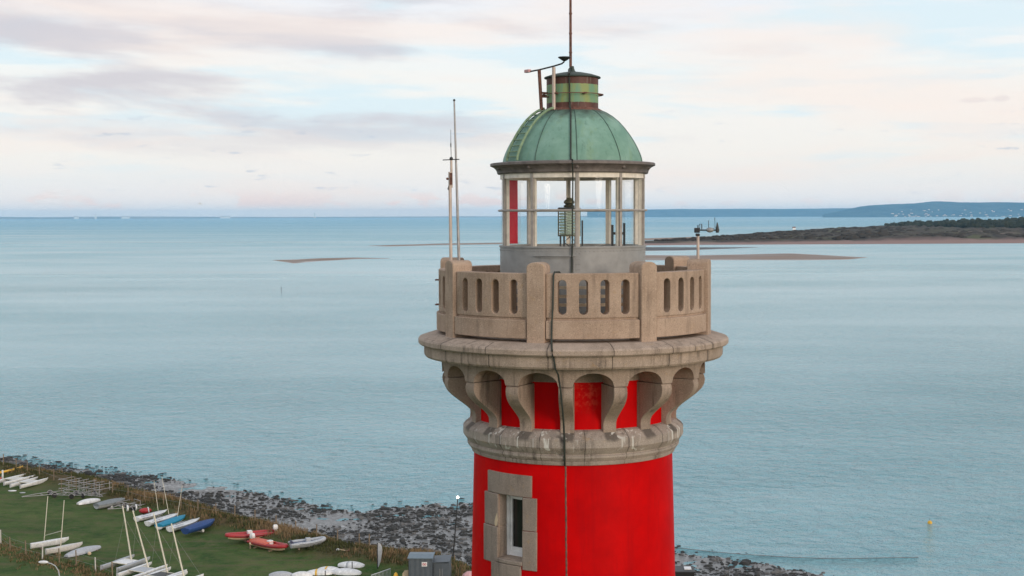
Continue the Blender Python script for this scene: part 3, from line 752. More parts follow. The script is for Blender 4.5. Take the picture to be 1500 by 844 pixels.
def window():
    wn = bpy.data.objects.new('window', None); C.objects.link(wn); wn.parent = LH
    zm = (zo_top + zo_bot) / 2; R = shaft_r(zm); pr = 0.022
    ths = lambda a, b, n=8: lspace(a, b, n)
    def piece(a, b, z0, z1, out=pr, inn=0.3, name='stone_block', bev=0.012):
        m = MB(); t = ths(a, b); m.slab(t, [z0] * len(t), [z1] * len(t), R - inn, max(R, shaft_r(z0)) + out); return m.build(name, M['surround'], wn, 35, bev)
    piece(-54.0, -22.6, zl_bot + .004, zl_top, name='lintel')
    zmid = zj_bot + (zl_bot - zj_bot) * 0.53
    piece(-57.0, op0 - .1, zmid + .004, zl_bot - .004, out=.030, name='jamb_stone'); piece(-57.4, op0 - .1, zj_bot, zmid - .004, out=.028, name='jamb_stone')
    piece(op1 + .1, -19.6, zmid + .004, zl_bot - .004, out=.030, name='jamb_stone'); piece(op1 + .1, -19.4, zj_bot - .03, zmid - .004, out=.028, name='jamb_stone')
    piece(-49.5, -28.6, zj_bot - 0.95, zo_bot - 0.085, name='apron_stone')
    piece(op0 - 1.6, op1 + 0.02, zo_bot - .075, zo_bot, out=.05, name='sill')
    # pale mortar patch on the left jamb
    m = MB(); pts = [(-46.6, .62), (-45.2, .70), (-44.9, .58), (-45.4, .50), (-46.9, .48), (-47.3, .55)]
    zz = lambda f: zo_bot + (zo_top - zo_bot) * f
    m.add([cyl(t, R + .034, zz(f)) for t, f in pts] + [cyl(t, R + .0, zz(f)) for t, f in pts], [tuple(range(6))] + [(i, (i + 1) % 6, 6 + (i + 1) % 6, 6 + i) for i in range(6)])
    m.build('mortar_patch', M['cream'], wn, 0)
    # deep reveal lining
    ax = R_((op0 + op1) / 2); U = Vector((math.cos(ax), math.sin(ax), 0)); Nn = Vector((math.sin(ax), -math.cos(ax), 0)); Z = Vector((0, 0, 1))
    hw = R * math.sin(R_((op1 - op0) / 2)); rc = R * math.cos(R_((op1 - op0) / 2))
    P = lambda u, d, z: Nn * (rc - d) + U * u + Z * z
    m = MB(); dp = 0.27
    for sgn in (-1, 1):
        m.add([P(sgn * hw, -.02, zo_bot), P(sgn * hw, dp + .1, zo_bot), P(sgn * hw, dp + .1, zo_top), P(sgn * hw, -.02, zo_top)], [(0, 1, 2, 3)])
    m.add([P(-hw, -.02, zo_top), P(hw, -.02, zo_top), P(hw, dp + .1, zo_top), P(-hw, dp + .1, zo_top)], [(0, 1, 2, 3)])
    m.add([P(-hw, -.02, zo_bot), P(hw, -.02, zo_bot), P(hw, dp + .1, zo_bot + .03), P(-hw, dp + .1, zo_bot + .03)], [(0, 1, 2, 3)])
    m.build('reveal', M['corbel'], wn, 0, recalc=False)
    # white casement
    fr = MB(); b = .055
    zb, zt = zo_bot + .012, zo_top - .004
    def bar(u0, u1, z0, z1, d0, d1, mb_): 
        c = (P((u0 + u1) / 2, (d0 + d1) / 2, (z0 + z1) / 2)); mb_.box(c, (abs(u1 - u0), abs(d1 - d0), abs(z1 - z0)), axes=(U, Nn, Z))
    for s in (-1, 1): bar(s * hw, s * (hw - .09), zb, zt, dp - .07, dp + .03, fr)
    bar(-hw + .07, hw - .07, zb, zb + .09, dp - .05, dp + .03, fr); bar(-hw + .07, hw - .07, zt - .05, zt, dp - .05, dp + .03, fr)
    fr.build('frame', M['white'], wn, 0, 0.004)
    ca = MB()
    for s in (-1, 1): bar(s * (hw - .072), s * (hw - .135), zb + .092, zt - .052, dp - .035, dp + .02, ca)
    bar(-hw + .135, hw - .135, zb + .092, zb + .17, dp - .035, dp + .02, ca); bar(-hw + .135, hw - .135, zt - .11, zt - .052, dp - .035, dp + .02, ca)
    ca.build('casement', M['white'], wn, 0, 0.004)
    pn = MB(); bar(-hw + .13, hw - .13, zb + .165, zt - .105, dp - .005, dp + .005, pn); pn.build('pane', M['winglass'], wn, 0)
window()

# upper red drum behind the corbels
r_up = px(143.5)
z_ringtop = zf(612, r_up, 0); z_ringtop_side = zf(611, 0, 90)
z_cor = zf(518, 0, 90)                       # underside of cornice fascia
mb = MB(); mb.lathe([(r_up, z_cor), (r_up, z_ringtop_side - .12)], 160); mb.build('corbel_drum', M['red_peel'], LH, 40, recalc=False)
# ring moulding
zs = lambda y: zf(y, 0, 90)
prof = [(r_up - .05, zs(607)), (px(149.5), zs(610.2)), (px(159.2), zs(617.6)), (px(161.2), zs(620)), (px(161.4), zs(631)), (px(159.8), zs(633.6)), (px(155.2), zs(639.6)),
        (px(153.4), zs(640.2)), (px(153.4), zs(642)), (px(155.4), zs(642.6)), (px(155.2), zs(645.5)), (px(152.0), zs(649.8)), (px(149.4), zs(650.4)), (px(149.4), zs(652)), (px(150.2), zs(652.4)), (px(148.6), zs(656.2)), (px(145.0), zs(657.4))]
mb = MB(); mb.lathe(prof, 180); mb.build('ring_moulding', M['ring'], LH, 16, recalc=False)
# corbels
z_sp = zf(568, 2.61, 0)                      # spring of the arches / top of the corbels
z_arch = zf(547.5, 2.61, 0)
def corbel_mesh():
    rz = [(px(139), zs(609.5)), (px(151.5), zs(612)), (px(150.8), zs(604)), (px(151.2), zs(599)), (px(154), zs(594)), (px(160), zs(588.5)), (px(170), zs(581)), (px(181), zs(572.5)), (px(188), zs(565.5)), (px(191.5), zs(559)),
          (px(192.4), zs(553)), (px(191.4), zs(548)), (px(190.0), z_sp - .012), (px(139), z_sp - .012)]
    mb = MB(); hw = 0.128; n = len(rz)
    vs = [(s * hw, -r, z) for s in (-1, 1) for r, z in rz]
    mb.add(vs, [tuple(range(n)), tuple(range(2 * n - 1, n - 1, -1))] + [(i, (i + 1) % n, n + (i + 1) % n, n + i) for i in range(n)])
    return mb
cb = corbel_mesh().build('corbel', M['corbel'], LH, 32, 0.007)
CO = -2.9
for k in range(16):
    o = cb if k == 0 else cb.copy()
    if k: C.objects.link(o); o.parent = LH
    o.rotation_euler = (0, 0, R_(CO + 22.5 * k))
# arcade
def arcade():
    ths, lo = [], []
    half = math.degrees(0.128 / 2.61)
    for k in range(16):
        c = CO + 22.5 * k
        ths += [c - half, c - half + .01]; lo += [z_sp, z_sp]
        ths += [c + half]; lo += [z_sp]
        a, b = c + half, c + 22.5 - half
        for i in range(1, 24):
            t = i / 24; u = 2 * t - 1
            ths.append(a + (b - a) * t); lo.append(z_sp + (z_arch - z_sp) * math.sqrt(max(0, 1 - abs(u) ** 2.0)))
    ths.append(CO + 360 - half); lo.append(z_sp)
    mb = MB(); mb.slab(ths, lo, [z_cor + .004] * len(ths), r_up - .03, px(192.6), caps=(False, False))
    mb.build('arcade', M['corbel'], LH, 30)
    m = MB(); zb_ = zf(560.5, r_up, 0); m.lathe([(r_up, zb_), (r_up + .02, zb_), (r_up + .02, z_cor), (r_up, z_cor)], 120); m.build('wall_band', M['corbel'], LH, 30)
arcade()
# cornice and gallery floor
prof = [(px(185), zs(519.2)), (px(215.5), zs(518.6)), (px(217.6), zs(516)), (px(218), zs(513)), (px(218), zs(501.2)), (px(219), zs(500.9)), (px(224.5), zs(500.8)), (px(226.2), zs(499)), (px(226.2), zs(493.5)), (px(224.5), zs(491.3)), (px(206), zs(485.5)), (px(190), zs(484.6)), (px(150), zs(484.4)), (px(95), zs(484.2))]
mb = MB(); mb.lathe(prof, 200); mb.build('cornice', M['cornice'], LH, 16, recalc=False)
z_fl = zs(484.8)

# balustrade
PT0 = -14.3
zb0 = zf(497.5, 2.69, 0); zb1 = zf(470, 2.69, 0); zp0 = zf(466.5, 2.645, 0); zp1 = zf(401.0, 2.645, 0)
zs0, zs1 = zf(461.5, 2.645, 0), zf(410.5, 2.645, 0)
def panel_meshes():
    hwp = math.degrees(0.168 / 2.66); a, b = hwp + .25, 45 - hwp - .25
    R0, R1 = 2.36, 2.645
    mb = MB(); cs = [a + (b - a) * f for f in (.168, .394, .62, .845)]; hs = math.degrees(0.083 / 2.645); rad = 0.083
    edges = [a] + [e for c in cs for e in (c - hs, c + hs)] + [b]
    # rounded top lip is left to the bevel
    for i in range(0, len(edges), 2):
        t = lspace(edges[i], edges[i + 1], 4)
        mb.slab(t, [zp0] * 4, [zp1] * 4, R0, R1, caps=(i == 0, i + 2 >= len(edges)))
    for c in cs:
        ang = lspace(0, math.pi, 13); t = [c - hs * math.cos(q) for q in ang]; cz = [rad * math.sin(q) for q in ang]
        mb.slab(t, [zs1 - rad + q for q in cz], [zp1] * 13, R0, R1, caps=(False, False))
        mb.slab(t, [zp0] * 13, [zs0 + rad - q for q in cz], R0, R1, caps=(False, False))
        for e in (c - hs, c + hs):
            mb.add([cyl(e, R0, zs0 + rad), cyl(e, R1, zs0 + rad), cyl(e, R1, zs1 - rad), cyl(e, R0, zs1 - rad)], [(0, 1, 2, 3)])
    base = MB(); t = lspace(a, b, 14)
    base.slab(t, [zb0] * 14, [zb1] * 14, R0 - .03, 2.69, caps=(True, True))
    base.slab(t, [zb1 - .01] * 14, [zp0 + .01] * 14, R0, 2.62, caps=(True, True))
    return mb, base
pm, bmsh = panel_meshes()
pan = pm.build('balustrade_panel', M['stone'], LH, 40, 0.010)
bas = bmsh.build('balustrade_base', M['stone'], LH, 40, 0.012)
zpt = zf(384.5, 2.70, -14)
def pillar_mesh():
    hw = 0.168; prof = [(-hw, z_fl - .03), (-hw, zpt - .12)]
    for q in lspace(math.pi, 0, 15):
        prof.append((hw * math.cos(q) * (1 if abs(math.cos(q)) < .98 else 1), zpt - .12 + .12 * math.sin(q) ** .75))
    prof += [(hw, zpt - .12), (hw, z_fl - .03)]
    pr = []
    for p in prof:
        if not pr or (abs(p[0] - pr[-1][0]) + abs(p[1] - pr[-1][1])) > 1e-4: pr.append(p)
    n = len(pr); mb = MB()
    vs = [(u, -r, z) for r in (2.30, 2.715) for u, z in pr]
    mb.add(vs, [tuple(range(n)), tuple(range(2 * n - 1, n - 1, -1))] + [(i, (i + 1) % n, n + (i + 1) % n, n + i) for i in range(n)])
    return mb
pil = pillar_mesh().build('balustrade_pillar', M['stone'], LH, 40, 0.014)
for k in range(8):
    for src in (pan, bas, pil):
        o = src if k == 0 else src.copy()
        if k: C.objects.link(o); o.parent = LH
        o.rotation_euler = (0, 0, R_(PT0 + 45 * k))
# inner guard rail seen through the slots
mb = MB()
for y in (421.5, 434.5, 447):
    zc = zf(y, 2.05, 0); t = lspace(-46, 34, 24)
    mb.slab(t, [zc - .030] * 24, [zc + .030] * 24, 2.04, 2.06)
mb.build('inner_guard_rail', M['slot_slat'], LH, 30)
for t in (-46, -26, 12, 34):
    mb = MB(); mb.tube([cyl(t, 2.02, z_fl), cyl(t, 2.02, zf(419, 2.05, 0))], 0.02); mb.build('guard_rail_post', M['steel'], LH)
# metal eye brackets on the outer left face
for y in (410, 446):
    mb = MB(); z = zf(y, 2.66, -86); mb.tube([cyl(-88, 2.60, z), cyl(-88, 2.70, z), cyl(-84, 2.71, z), cyl(-84, 2.60, z)], .014, 6); mb.build('iron_cleat', M['rust'], LH)

# lantern -----------------------------------------------------------------
ML0 = 3.6; RG = 1.405
z_seam = zf(361.5, 1.43, 0); z_gt = zs(255)
def lantern_base():
    mb = MB()
    mb.lathe([(1.432, z_fl - .05), (1.432, z_seam - .03), (1.452, z_seam - .028), (1.452, z_seam), (1.30, z_seam + .004), (1.30, z_fl)], 160)
    for k in range(110):                                     # rivets
        t = 360 * k / 110
        for dz in (.085,): mb.ball(cyl(t, 1.434, z_seam - dz), .011, n=6, m=4)
    for t0 in (ML0 - .8, ML0 + 1.7, 111.6, -104.4, -75.0, 75):
        for j in range(14): mb.ball(cyl(t0, 1.434, z_seam - .13 - .10 * j), .011, n=6, m=4)
    mb.build('lantern_base', M['lantern_grey'], LH, 30)
    h = MB(); t = lspace(-24.5, ML0 - 1.8, 14); zt = zf(377.5, 1.43, 0)
    h.slab(t, [z_fl + .1] * 14, [zt] * 14, 1.42, 1.440)
    h.slab(lspace(-30, ML0 - 1.3, 14), [zf(376, 1.43, 0)] * 14, [zf(374.3, 1.43, 0)] * 14, 1.42, 1.475)
    h.slab(lspace(ML0 - 3.0, ML0 - 1.8, 3), [z_fl + .1] * 3, [zt + .006] * 3, 1.42, 1.452); h.slab(lspace(-24.5, ML0 - 3.0, 12), [zt - .02] * 12, [zt + .006] * 12, 1.42, 1.452)
    h.build('access_hatch', M['lantern_grey'], LH, 30, 0.003)
lantern_base()
for k in range(10):
    t = ML0 + 36 * k
    b = MB(); b.box(cyl(t, RG + .012, (z_seam + z_gt) / 2), (.055, .045, z_gt - z_seam), R_(t)); 
    for j in range(9): b.ball(cyl(t, RG + .037, z_seam + (z_gt - z_seam) * (j + .5) / 9), .009, n=5, m=3)
    gb = b.build('glazing_bar', M['bar_grey'], LH, 0)
    c = MB(); c.box(cyl(t, RG - .045, (z_seam + z_gt) / 2), (.088, .060, z_gt - z_seam), R_(t)); c.build('inner_post', M['bar_cream'], gb, 0)
    m = MB(); tt = lspace(t + 1.2, t + 34.8, 12); m.add([cyl(q, RG, z) for z in (z_seam, z_gt) for q in tt], [(i, i + 1, 13 + i, 12 + i) for i in range(11)])
    m.build('glass_pane', M['glass'], LH, 40, recalc=False)
zr = zf(308, 1.46, 0)
mb = MB(); mb.tube([cyl(t, 1.452, zr) for t in lspace(0, 360, 73)], .021, 8, cap=False)
mb.build('ring_rail', M['bar_grey'], LH)
mb = MB(); mb.lathe([(1.30, z_gt - .105), (RG + .02, z_gt - .10), (RG + .02, z_gt + .04), (1.30, z_gt + .04), (1.30, z_gt - .105)], 100); mb.build('top_ring', M['bar_cream'], LH, 30, recalc=False)
mb = MB(); mb.lathe([(0, z_gt + .03), (1.38, z_gt + .03)], 60); mb.build('lantern_ceiling', M['bar_cream'], LH, 30, recalc=False)
mb = MB(); mb.lathe([(0, z_seam - .10), (1.31, z_seam - .10)], 60); mb.build('lantern_floor', M['bar_cream'], LH, 30, recalc=False)
mb = MB(); t = lspace(-126, -110.5, 8); mb.slab(t, [zf(357, 1.3, -118)] * 8, [zf(259.5, 1.3, -118)] * 8, 1.375, 1.381); mb.build('red_sector_panel', M['redglass'], LH, 30)

# roof
prof = [(1.40, zs(256)), (1.47, zs(255.5)), (1.485, zs(254.2)), (1.49, zs(251.8)), (1.505, zs(249.5)), (1.545, zs(246.2)), (1.60, zs(244.2)), (1.622, zs(243.6)), (1.622, zs(240.4)), (1.605, zs(239.6)), (1.40, zs(238.2)), (1.36, zs(238.4))]
mb = MB(); mb.lathe(prof, 160)
for k in range(10):
    t = ML0 + 36 * k - .4; mb.ball(cyl(t, 1.515, zs(247.8)), .040, .040, .034, 10, 6)
mb.build('gutter_cornice', M['gutter'], LH, 28)
dome_prof = [(px(102), zs(239)), (px(101.2), zs(233)), (px(98.8), zs(226)), (px(95), zs(217.5)), (px(90.5), zs(209)), (px(84.5), zs(199.5)), (px(77), zs(189.5)), (px(68.5), zs(180)), (px(59), zs(172)), (px(50), zs(166.3)), (px(44), zs(163.6)), (px(37), zs(161.8))]
mb = MB(); mb.lathe(dome_prof, 160); dome = mb.build('dome', M['copper'], LH, 50, recalc=False)
for k in range(10):                                          # standing seams
    t = ML0 + 36 * k + (1.5 if k else 0)
    mb = MB(); mb.tube([cyl(t, r + .004, z) for r, z in dome_prof], .008, 6); mb.build('dome_seam', M['seam'], dome)
mb = MB(); mb.lathe([(px(36), zs(161)), (px(44), zs(164.8)), (px(43.4), zs(162.6)), (px(37), zs(158.8))], 80); mb.build('vent_flashing', M['rust'], LH, 30)
mb = MB(); mb.lathe([(.508, zs(163)), (.508, zs(114.5))], 96); vent = mb.build('ventilator', M['vent'], LH, 30, recalc=False)
mb = MB(); mb.lathe([(.50, zs(115.5)), (.553, zs(115.2)), (.556, zs(113.8)), (.54, zs(113)), (.40, zs(109.6)), (.22, zs(106.8)), (.07, zs(105.2)), (.05, zs(103.5)), (.035, zs(100)), (.028, zs(97)), (0, zs(96.8))], 80); mb.build('vent_cap', M['copper'], LH, 35, recalc=False)
mb = MB(); zr2 = zs(139.5); mb.tube([cyl(t, px(44.5), zr2) for t in lspace(0, 360, 61)], .009, 6, cap=False)
for t in (25, 85, 145, 205, 265, 325): mb.box(cyl(t, px(41), zr2), (.05, .11, .03), R_(t))
mb.build('vent_ring_rail', M['rust'], vent)
mb = MB(); mb.tube([(-.035, 0, zs(98)), (-.035, 0, 41.2)], [.028, .018], 8)
for y in (20, 49, 77): mb.ball((-.035, 0, zs(y)), .034, n=8, m=5)
mb.build('lightning_rod', M['rust'], LH)

# ladder up the dome, its hand posts and the beam on top
LA = R_(-54); Ul = Vector((math.cos(LA), math.sin(LA), 0)); Nl = Vector((math.sin(LA), -math.cos(LA), 0))
lad = bpy.data.objects.new('roof_ladder', None); C.objects.link(lad); lad.parent = LH
def lpt(s, r, z): return Nl * r + Ul * s + Vector((0, 0, z))
for s in (-.175, .175):
    mb = MB(); mb.tube([lpt(s, r + .055, z + .02) for r, z in dome_prof[:-1]] + [lpt(s, px(41), zs(160))], .026, 8); mb.build('rail', M['ladder'], lad)
for i in range(1, 10):
    f = i / 10 * (len(dome_prof) - 2); j = int(f); q = f - j
    r = dome_prof[j][0] * (1 - q) + dome_prof[j + 1][0] * q; z = dome_prof[j][1] * (1 - q) + dome_prof[j + 1][1] * q
    mb = MB(); mb.tube([lpt(-.175, r + .05, z + .02), lpt(.175, r + .05, z + .02)], .014, 6); mb.build('rung', M['ladder'], lad)
pA0, pA1 = lpt(-.17, px(46), zs(164)), lpt(-.17, px(50), zs(104)); pB0, pB1 = lpt(.17, px(42), zs(163)), lpt(.17, px(42), zs(102))
pst = bpy.data.objects.new('vent_post_frame', None); C.objects.link(pst); pst.parent = LH
mb = MB(); mb.tube([pA0, pA1], .034); mb.build('post', M['rust'], pst)
mb = MB(); mb.tube([pB0, pB1], .034); mb.build('post', M['post_beige'], pst)['label'] = 'post with beige upper length'
dv = (pB1 - pA1); mb = MB(); mb.tube([pA1 - dv * .75 + Vector((0, 0, .0)), pA1, pB1 + Vector((0, 0, .02)), pB1 + dv * .55 + Vector((0, 0, .04)), pB1 + dv * .7 + Vector((0, 0, .07))], .016, 8); mb.build('beam', M['dark'], pst)
e = pB1 + dv * .72 + Vector((0, 0, .09)); mb = MB(); mb.lathe([(.0, e.z - .02), (.045, e.z), (.125, e.z + .055), (.12, e.z + .07), (0, e.z + .06)], 20, c=(e.x, e.y)); mb.build('funnel', M['dark'], pst)
e = pA1 - dv * .80; mb = MB(); mb.box((e.x, e.y, e.z + .015), (.15, .07, .06), LA); mb.build('end_box', M['pink'], pst, 0, .01)
zt = zs(139.5); mb = MB(); mb.tube([lpt(-.17, px(48), zt + .03), lpt(-.17, .46, zt + .03)], .02); mb.tube([lpt(-.17, px(48), zt - .05), lpt(-.1, .47, zt - .05)], .015); mb.tube([lpt(.17, px(42), zt + .03), lpt(.12, .47, zt + .03)], .02); mb.build('bracket', M['rust'], pst)

# lightning conductor down the front
def pth(pxx, r, z):                       # point on radius r that the photograph shows at column pxx
    t = 0.0
    for _ in range(8):
        dpt = 28.1 - r * math.cos(t); t = math.asin(max(-1, min(1, (pxx - 839) * dpt / F / r)))
    return cyl(math.degrees(t), r, z)
pts = [Vector((-.035, -.03, zs(99))), pth(834, .12, zs(103)), pth(834, .57, zs(112.5)), pth(834.5, .54, zs(118)), pth(835, .53, zs(150)), pth(835.5, .54, zs(160))]
for r, z in reversed(dome_prof[:-1]): pts.append(pth(836.5, r + .025, z))
pts += [pth(838, 1.47, zs(238)), pth(839, 1.64, zs(239)), pth(839, 1.645, zs(244)), pth(839.5, 1.53, zs(255)), pth(839.5, 1.47, zs(262)), pth(838.5, 1.475, z_seam), pth(837.5, 1.465, zf(398, 1.46, 0)), pth(836, 1.6, zp1 - .2), pth(822, 2.3, zp1 - .02), pth(819, 2.40, zp1 + .02), pth(812.5, 2.60, zp1 + .025), pth(811, 2.665, zp1 - .02), pth(810, 2.665, zf(450, 2.66, 0)), pth(808.5, 2.71, zb1 - .02), pth(808, 2.71, zb0 + .02), pth(807.8, 2.74, z_fl + .01), pth(808.5, 3.07, zs(492)), pth(809.5, 3.075, zs(500)), pth(811, 2.96, zs(502)), pth(813.5, 2.965, zs(517)), pth(817.5, 2.78, zs(526)), pth(820.5, 2.66, zs(545)), pth(822, 2.64, zs(556)), pth(825, 2.42, zs(588)), pth(826.5, 2.22, zs(616)), pth(826.8, 2.195, zs(632)), pth(826.8, 2.115, zs(643)), pth(827, 2.05, zs(655)), pth(827.2, 1.99, zf(682, 1.98, 0))]
mb = MB(); mb.tube(pts, [.020] * 6 + [.015] * 16 + [.018] * (len(pts) - 22), 6); mb.build('lightning_conductor', M['cable'], LH, 60)
def scar():
    mb = MB(); zz = lspace(zf(683, 1.97, 0), zf(860, 2.03, 0), 70); vs = []
    tmid = math.degrees(math.asin((828 - 839) * (28.1 - 2) / F / 2.0))
    for i, z in enumerate(zz):
        w = math.degrees((.016 + .010 * nz(i * .7, 0, 1.)) / 2); c = tmid + .25 * nz(i * .13, 3, 1.) + i * .008
        vs += [cyl(c - w, shaft_r(z) + .002, z), cyl(c, shaft_r(z) + .014, z), cyl(c + w, shaft_r(z) + .002, z)]
    fs = []
    for i in range(69): fs += [(3 * i, 3 * i + 3, 3 * i + 4, 3 * i + 1), (3 * i + 1, 3 * i + 4, 3 * i + 5, 3 * i + 2)]
    mb.add(vs, fs); mb.build('mortar_strip', M['scar'], LH, 0, recalc=False)
scar()

# the optic and the fittings inside the lantern
zfl = z_seam - .10
cx, cy = (834 - 839) * PX, 0.0
op = thing('fresnel_lens', 'small drum lens of stacked glass prisms on dark legs in the lantern', 'lens', (cx, cy, zfl))
rel = lambda y: zs(y) - zfl
za, zb = rel(344), rel(307); nr = 9
for i in range(nr):
    z0 = za + (zb - za) * i / nr; z1 = za + (zb - za) * (i + 1) / nr; o_ = .205 * (1.06 if i == 4 else 1.0); mb = MB()
    mb.lathe([(.165, z0 + .004), (.185, z0 + .004), (o_, (z0 + z1) / 2), (.185, z1 - .008), (.165, z1 - .008), (.165, z0 + .004)], 40); mb.build('prism_ring', M['lens'], op, 30)
mb = MB(); mb.lathe([(0, za), (.045, za + .01), (.05, za + .2), (.03, za + .24), (.035, zb - .06), (0, zb - .04)], 16); mb.build('lamp', M['white'], op)
for t in (-80, -22, 100, 170):
    mb = MB(); mb.box(cyl(t, .215, (za + zb) / 2), (.020, .022, zb - za + .06), R_(t)); mb.build('upright', M['brass'], op, 0)
mb = MB(); mb.lathe([(0, zb + .045), (.21, zb + .04), (.22, zb + .01), (.1, zb)], 32); mb.build('top_plate', M['dark'], op)
mb = MB(); mb.lathe([(0, za - .03), (.21, za - .03), (.21, za), (0, za)], 32); mb.build('base_plate', M['brass'], op)
mb = MB(); mb.lathe([(.10, zb + .045), (.115, zb + .07), (.07, zb + .10), (.11, zb + .13), (.10, zb + .17), (.06, zb + .20), (.05, zb + .23), (0, zb + .235)], 24); mb.build('lamp_changer', M['brass'], op)
mb = MB(); mb.box((0, 0, zb + .5), (.05, .03, .56)); mb.box((.38, 0, zb + .60), (.95, .06, .06)); mb.build('hanger', M['bar_grey'], op, 0)
for a, b in ((-.17, -.12), (-.10, -.12), (.12, .10)): mb = MB(); mb.tube([(a, b, za - .02), (a, b, 0)], .018); mb.build('leg', M['dark'], op)
mb = MB(); zc = (za - .02) / 2 + .02
for q in ((.02, .14, .08, .0), (.02, -.02, .08, .0)): pass
mb.tube([(.02, -.12, zc + .11), (-.10, -.12, zc), (.02, -.12, zc - .10), (.13, -.12, zc), (.02, -.12, zc + .11), (.02, -.12, zc - .10)], .014, 6); mb.build('drive_frame', M['dark'], op)
rd = tag(MB().tube([((853 - 839) * PX, -.3, zfl), ((853 - 839) * PX, -.3, zf(323, .3, 0))], .017, 8).build('steel_rod', M['dark']), 'thin dark upright rod just right of the lens in the lantern', 'rod')
hs = thing('steel_stand', 'dark steel stand of two uprights and a crossbar inside the lantern glass', 'stand', ((908 - 839) * PX * .96, -.2, zfl))
for s, y in ((-.115, 329.5), (.115, 327)):
    mb = MB(); mb.box((s, 0, rel(y) / 2), (.045, .05, rel(y))); mb.build('upright', M['dark'], hs, 0, .004)
mb = MB(); mb.box((0, 0, rel(342)), (.19, .03, .05)); mb.build('crossbar', M['dark'], hs, 0)

# antennas on the balustrade pillars -------------------------------------------------
zpil = zpt
def pillar_top(k, r=2.5): return cyl(PT0 + 45 * k, r, zpil)
a1 = pillar_top(7, 2.6); a2 = pillar_top(7, 2.38)
yb = a1.y
b1 = at_y(660.5, 380, a1.y); tp = at_y(659, 250, a1.y)
an = thing('dipole_antenna', 'beige pole antenna with short crossbar and whip on the left balustrade pillar', 'antenna', (b1.x, a1.y, 0))
q = lambda pxx, py: at_y(pxx, py, a1.y) - Vector((b1.x, a1.y, 0))
mb = MB(); mb.tube([(0, 0, zpil - .03), q(659, 252)], .030); mb.build('pole', M['post_beige'], an)
mb = MB(); mb.tube([q(661.5, 275), q(661, 235)], .022); mb.build('upper_tube', M['post_beige'], an)
mb = MB(); mb.tube([q(648.5, 234.5), q(673, 233.5)], .010, 6); mb.build('crossbar', M['dark'], an)
mb = MB(); mb.ball(q(661, 232.5), .035, n=8, m=6); mb.build('hub', M['dark'], an)
mb = MB(); mb.tube([q(661, 233), q(660.5, 216), q(660.3, 190)], [.006, .006, .004], 5); mb.tube([q(660.5, 215.5), q(660.4, 210)], .012, 6); mb.build('whip', M['dark'], an)
mb = MB(); mb.box(q(661, 262) + Vector((0, -.03, 0)), (.05, .05, .22)); mb.tube([q(655, 262), q(661, 262)], .012, 6); mb.ball(q(655.3, 262), .025, n=6, m=5); mb.build('clamp', M['rust'], an, 0)
mb = MB(); mb.tube([q(662, 266), q(661.5, 274), q(658.5, 279.5), q(656, 277), q(657.5, 272)], .012, 6); mb.build('cable_loop', M['dark'], an)
b2 = at_y(672, 380, a2.y)
ms = thing('whip_antenna', 'tall slim grey tapering antenna mast leaning slightly behind the beige pole antenna', 'antenna', (b2.x, a2.y, 0))
t2 = at_y(665.3, 147, a2.y) - Vector((b2.x, a2.y, 0))
mb = MB(); mb.tube([(0.01, 0, zpil - .25), t2], [.030, .015]); mb.build('mast', M['steel'], ms)
mb = MB(); mb.ball(t2, .024, n=8, m=6); mb.build('tip', M['dark'], ms)
mb = MB(); mb.box((0.02, -.05, zpil - .12), (.12, .12, .08)); mb.build('bracket', M['dark'], ms, 0)
a3 = pillar_top(2, 2.55); b3 = at_y(1022.5, 378, a3.y)
wt = thing('weather_station', 'grey weather instrument arm on a pale pole at the right balustrade pillar', 'instrument', (b3.x, a3.y, 0))
q = lambda pxx, py: at_y(pxx, py, a3.y) - Vector((b3.x, a3.y, 0))
mb = MB(); mb.tube([(0, 0, zpil - .04), q(1022.5, 345)], .028); mb.build('pole', M['post_beige'], wt)
mb = MB(); mb.box(q(1021, 337.5), (.105, .10, .095)); mb.box(q(1022, 344), (.08, .08, .05)); mb.build('housing', M['dark'], wt, 0, .012)
mb = MB(); mb.tube([q(1022, 337.2), q(1052, 337.2)], .016, 6); mb.build('arm', M['dark'], wt)
mb = MB(); mb.tube([q(1025, 336), q(1025, 328.3), q(1028, 328.3), q(1028, 336)], .010, 6); mb.tube([q(1022.4, 336), q(1022.4, 330)], .012, 6); mb.build('hoop', M['dark'], wt)
mb = MB(); mb.ball(q(1040, 337), .075, .06, .05, 10, 6); mb.build('sensor_pod', M['steel'], wt)
mb = MB(); mb.tube([q(1038, 335), q(1038, 323)], .006, 5); mb.tube([q(1040, 334.5), q(1047.5, 334.5), q(1047, 319)], .007, 5); mb.build('rods', M['dark'], wt)
mb = MB(); mb.tube([q(1050.8, 341), q(1050.8, 337), q(1050.8, 331), q(1050.6, 326)], [.03, .036, .022, .008], 8); mb.ball(q(1052, 337), .026, n=6, m=5); mb.build('wind_sensor', M['dark'], wt)

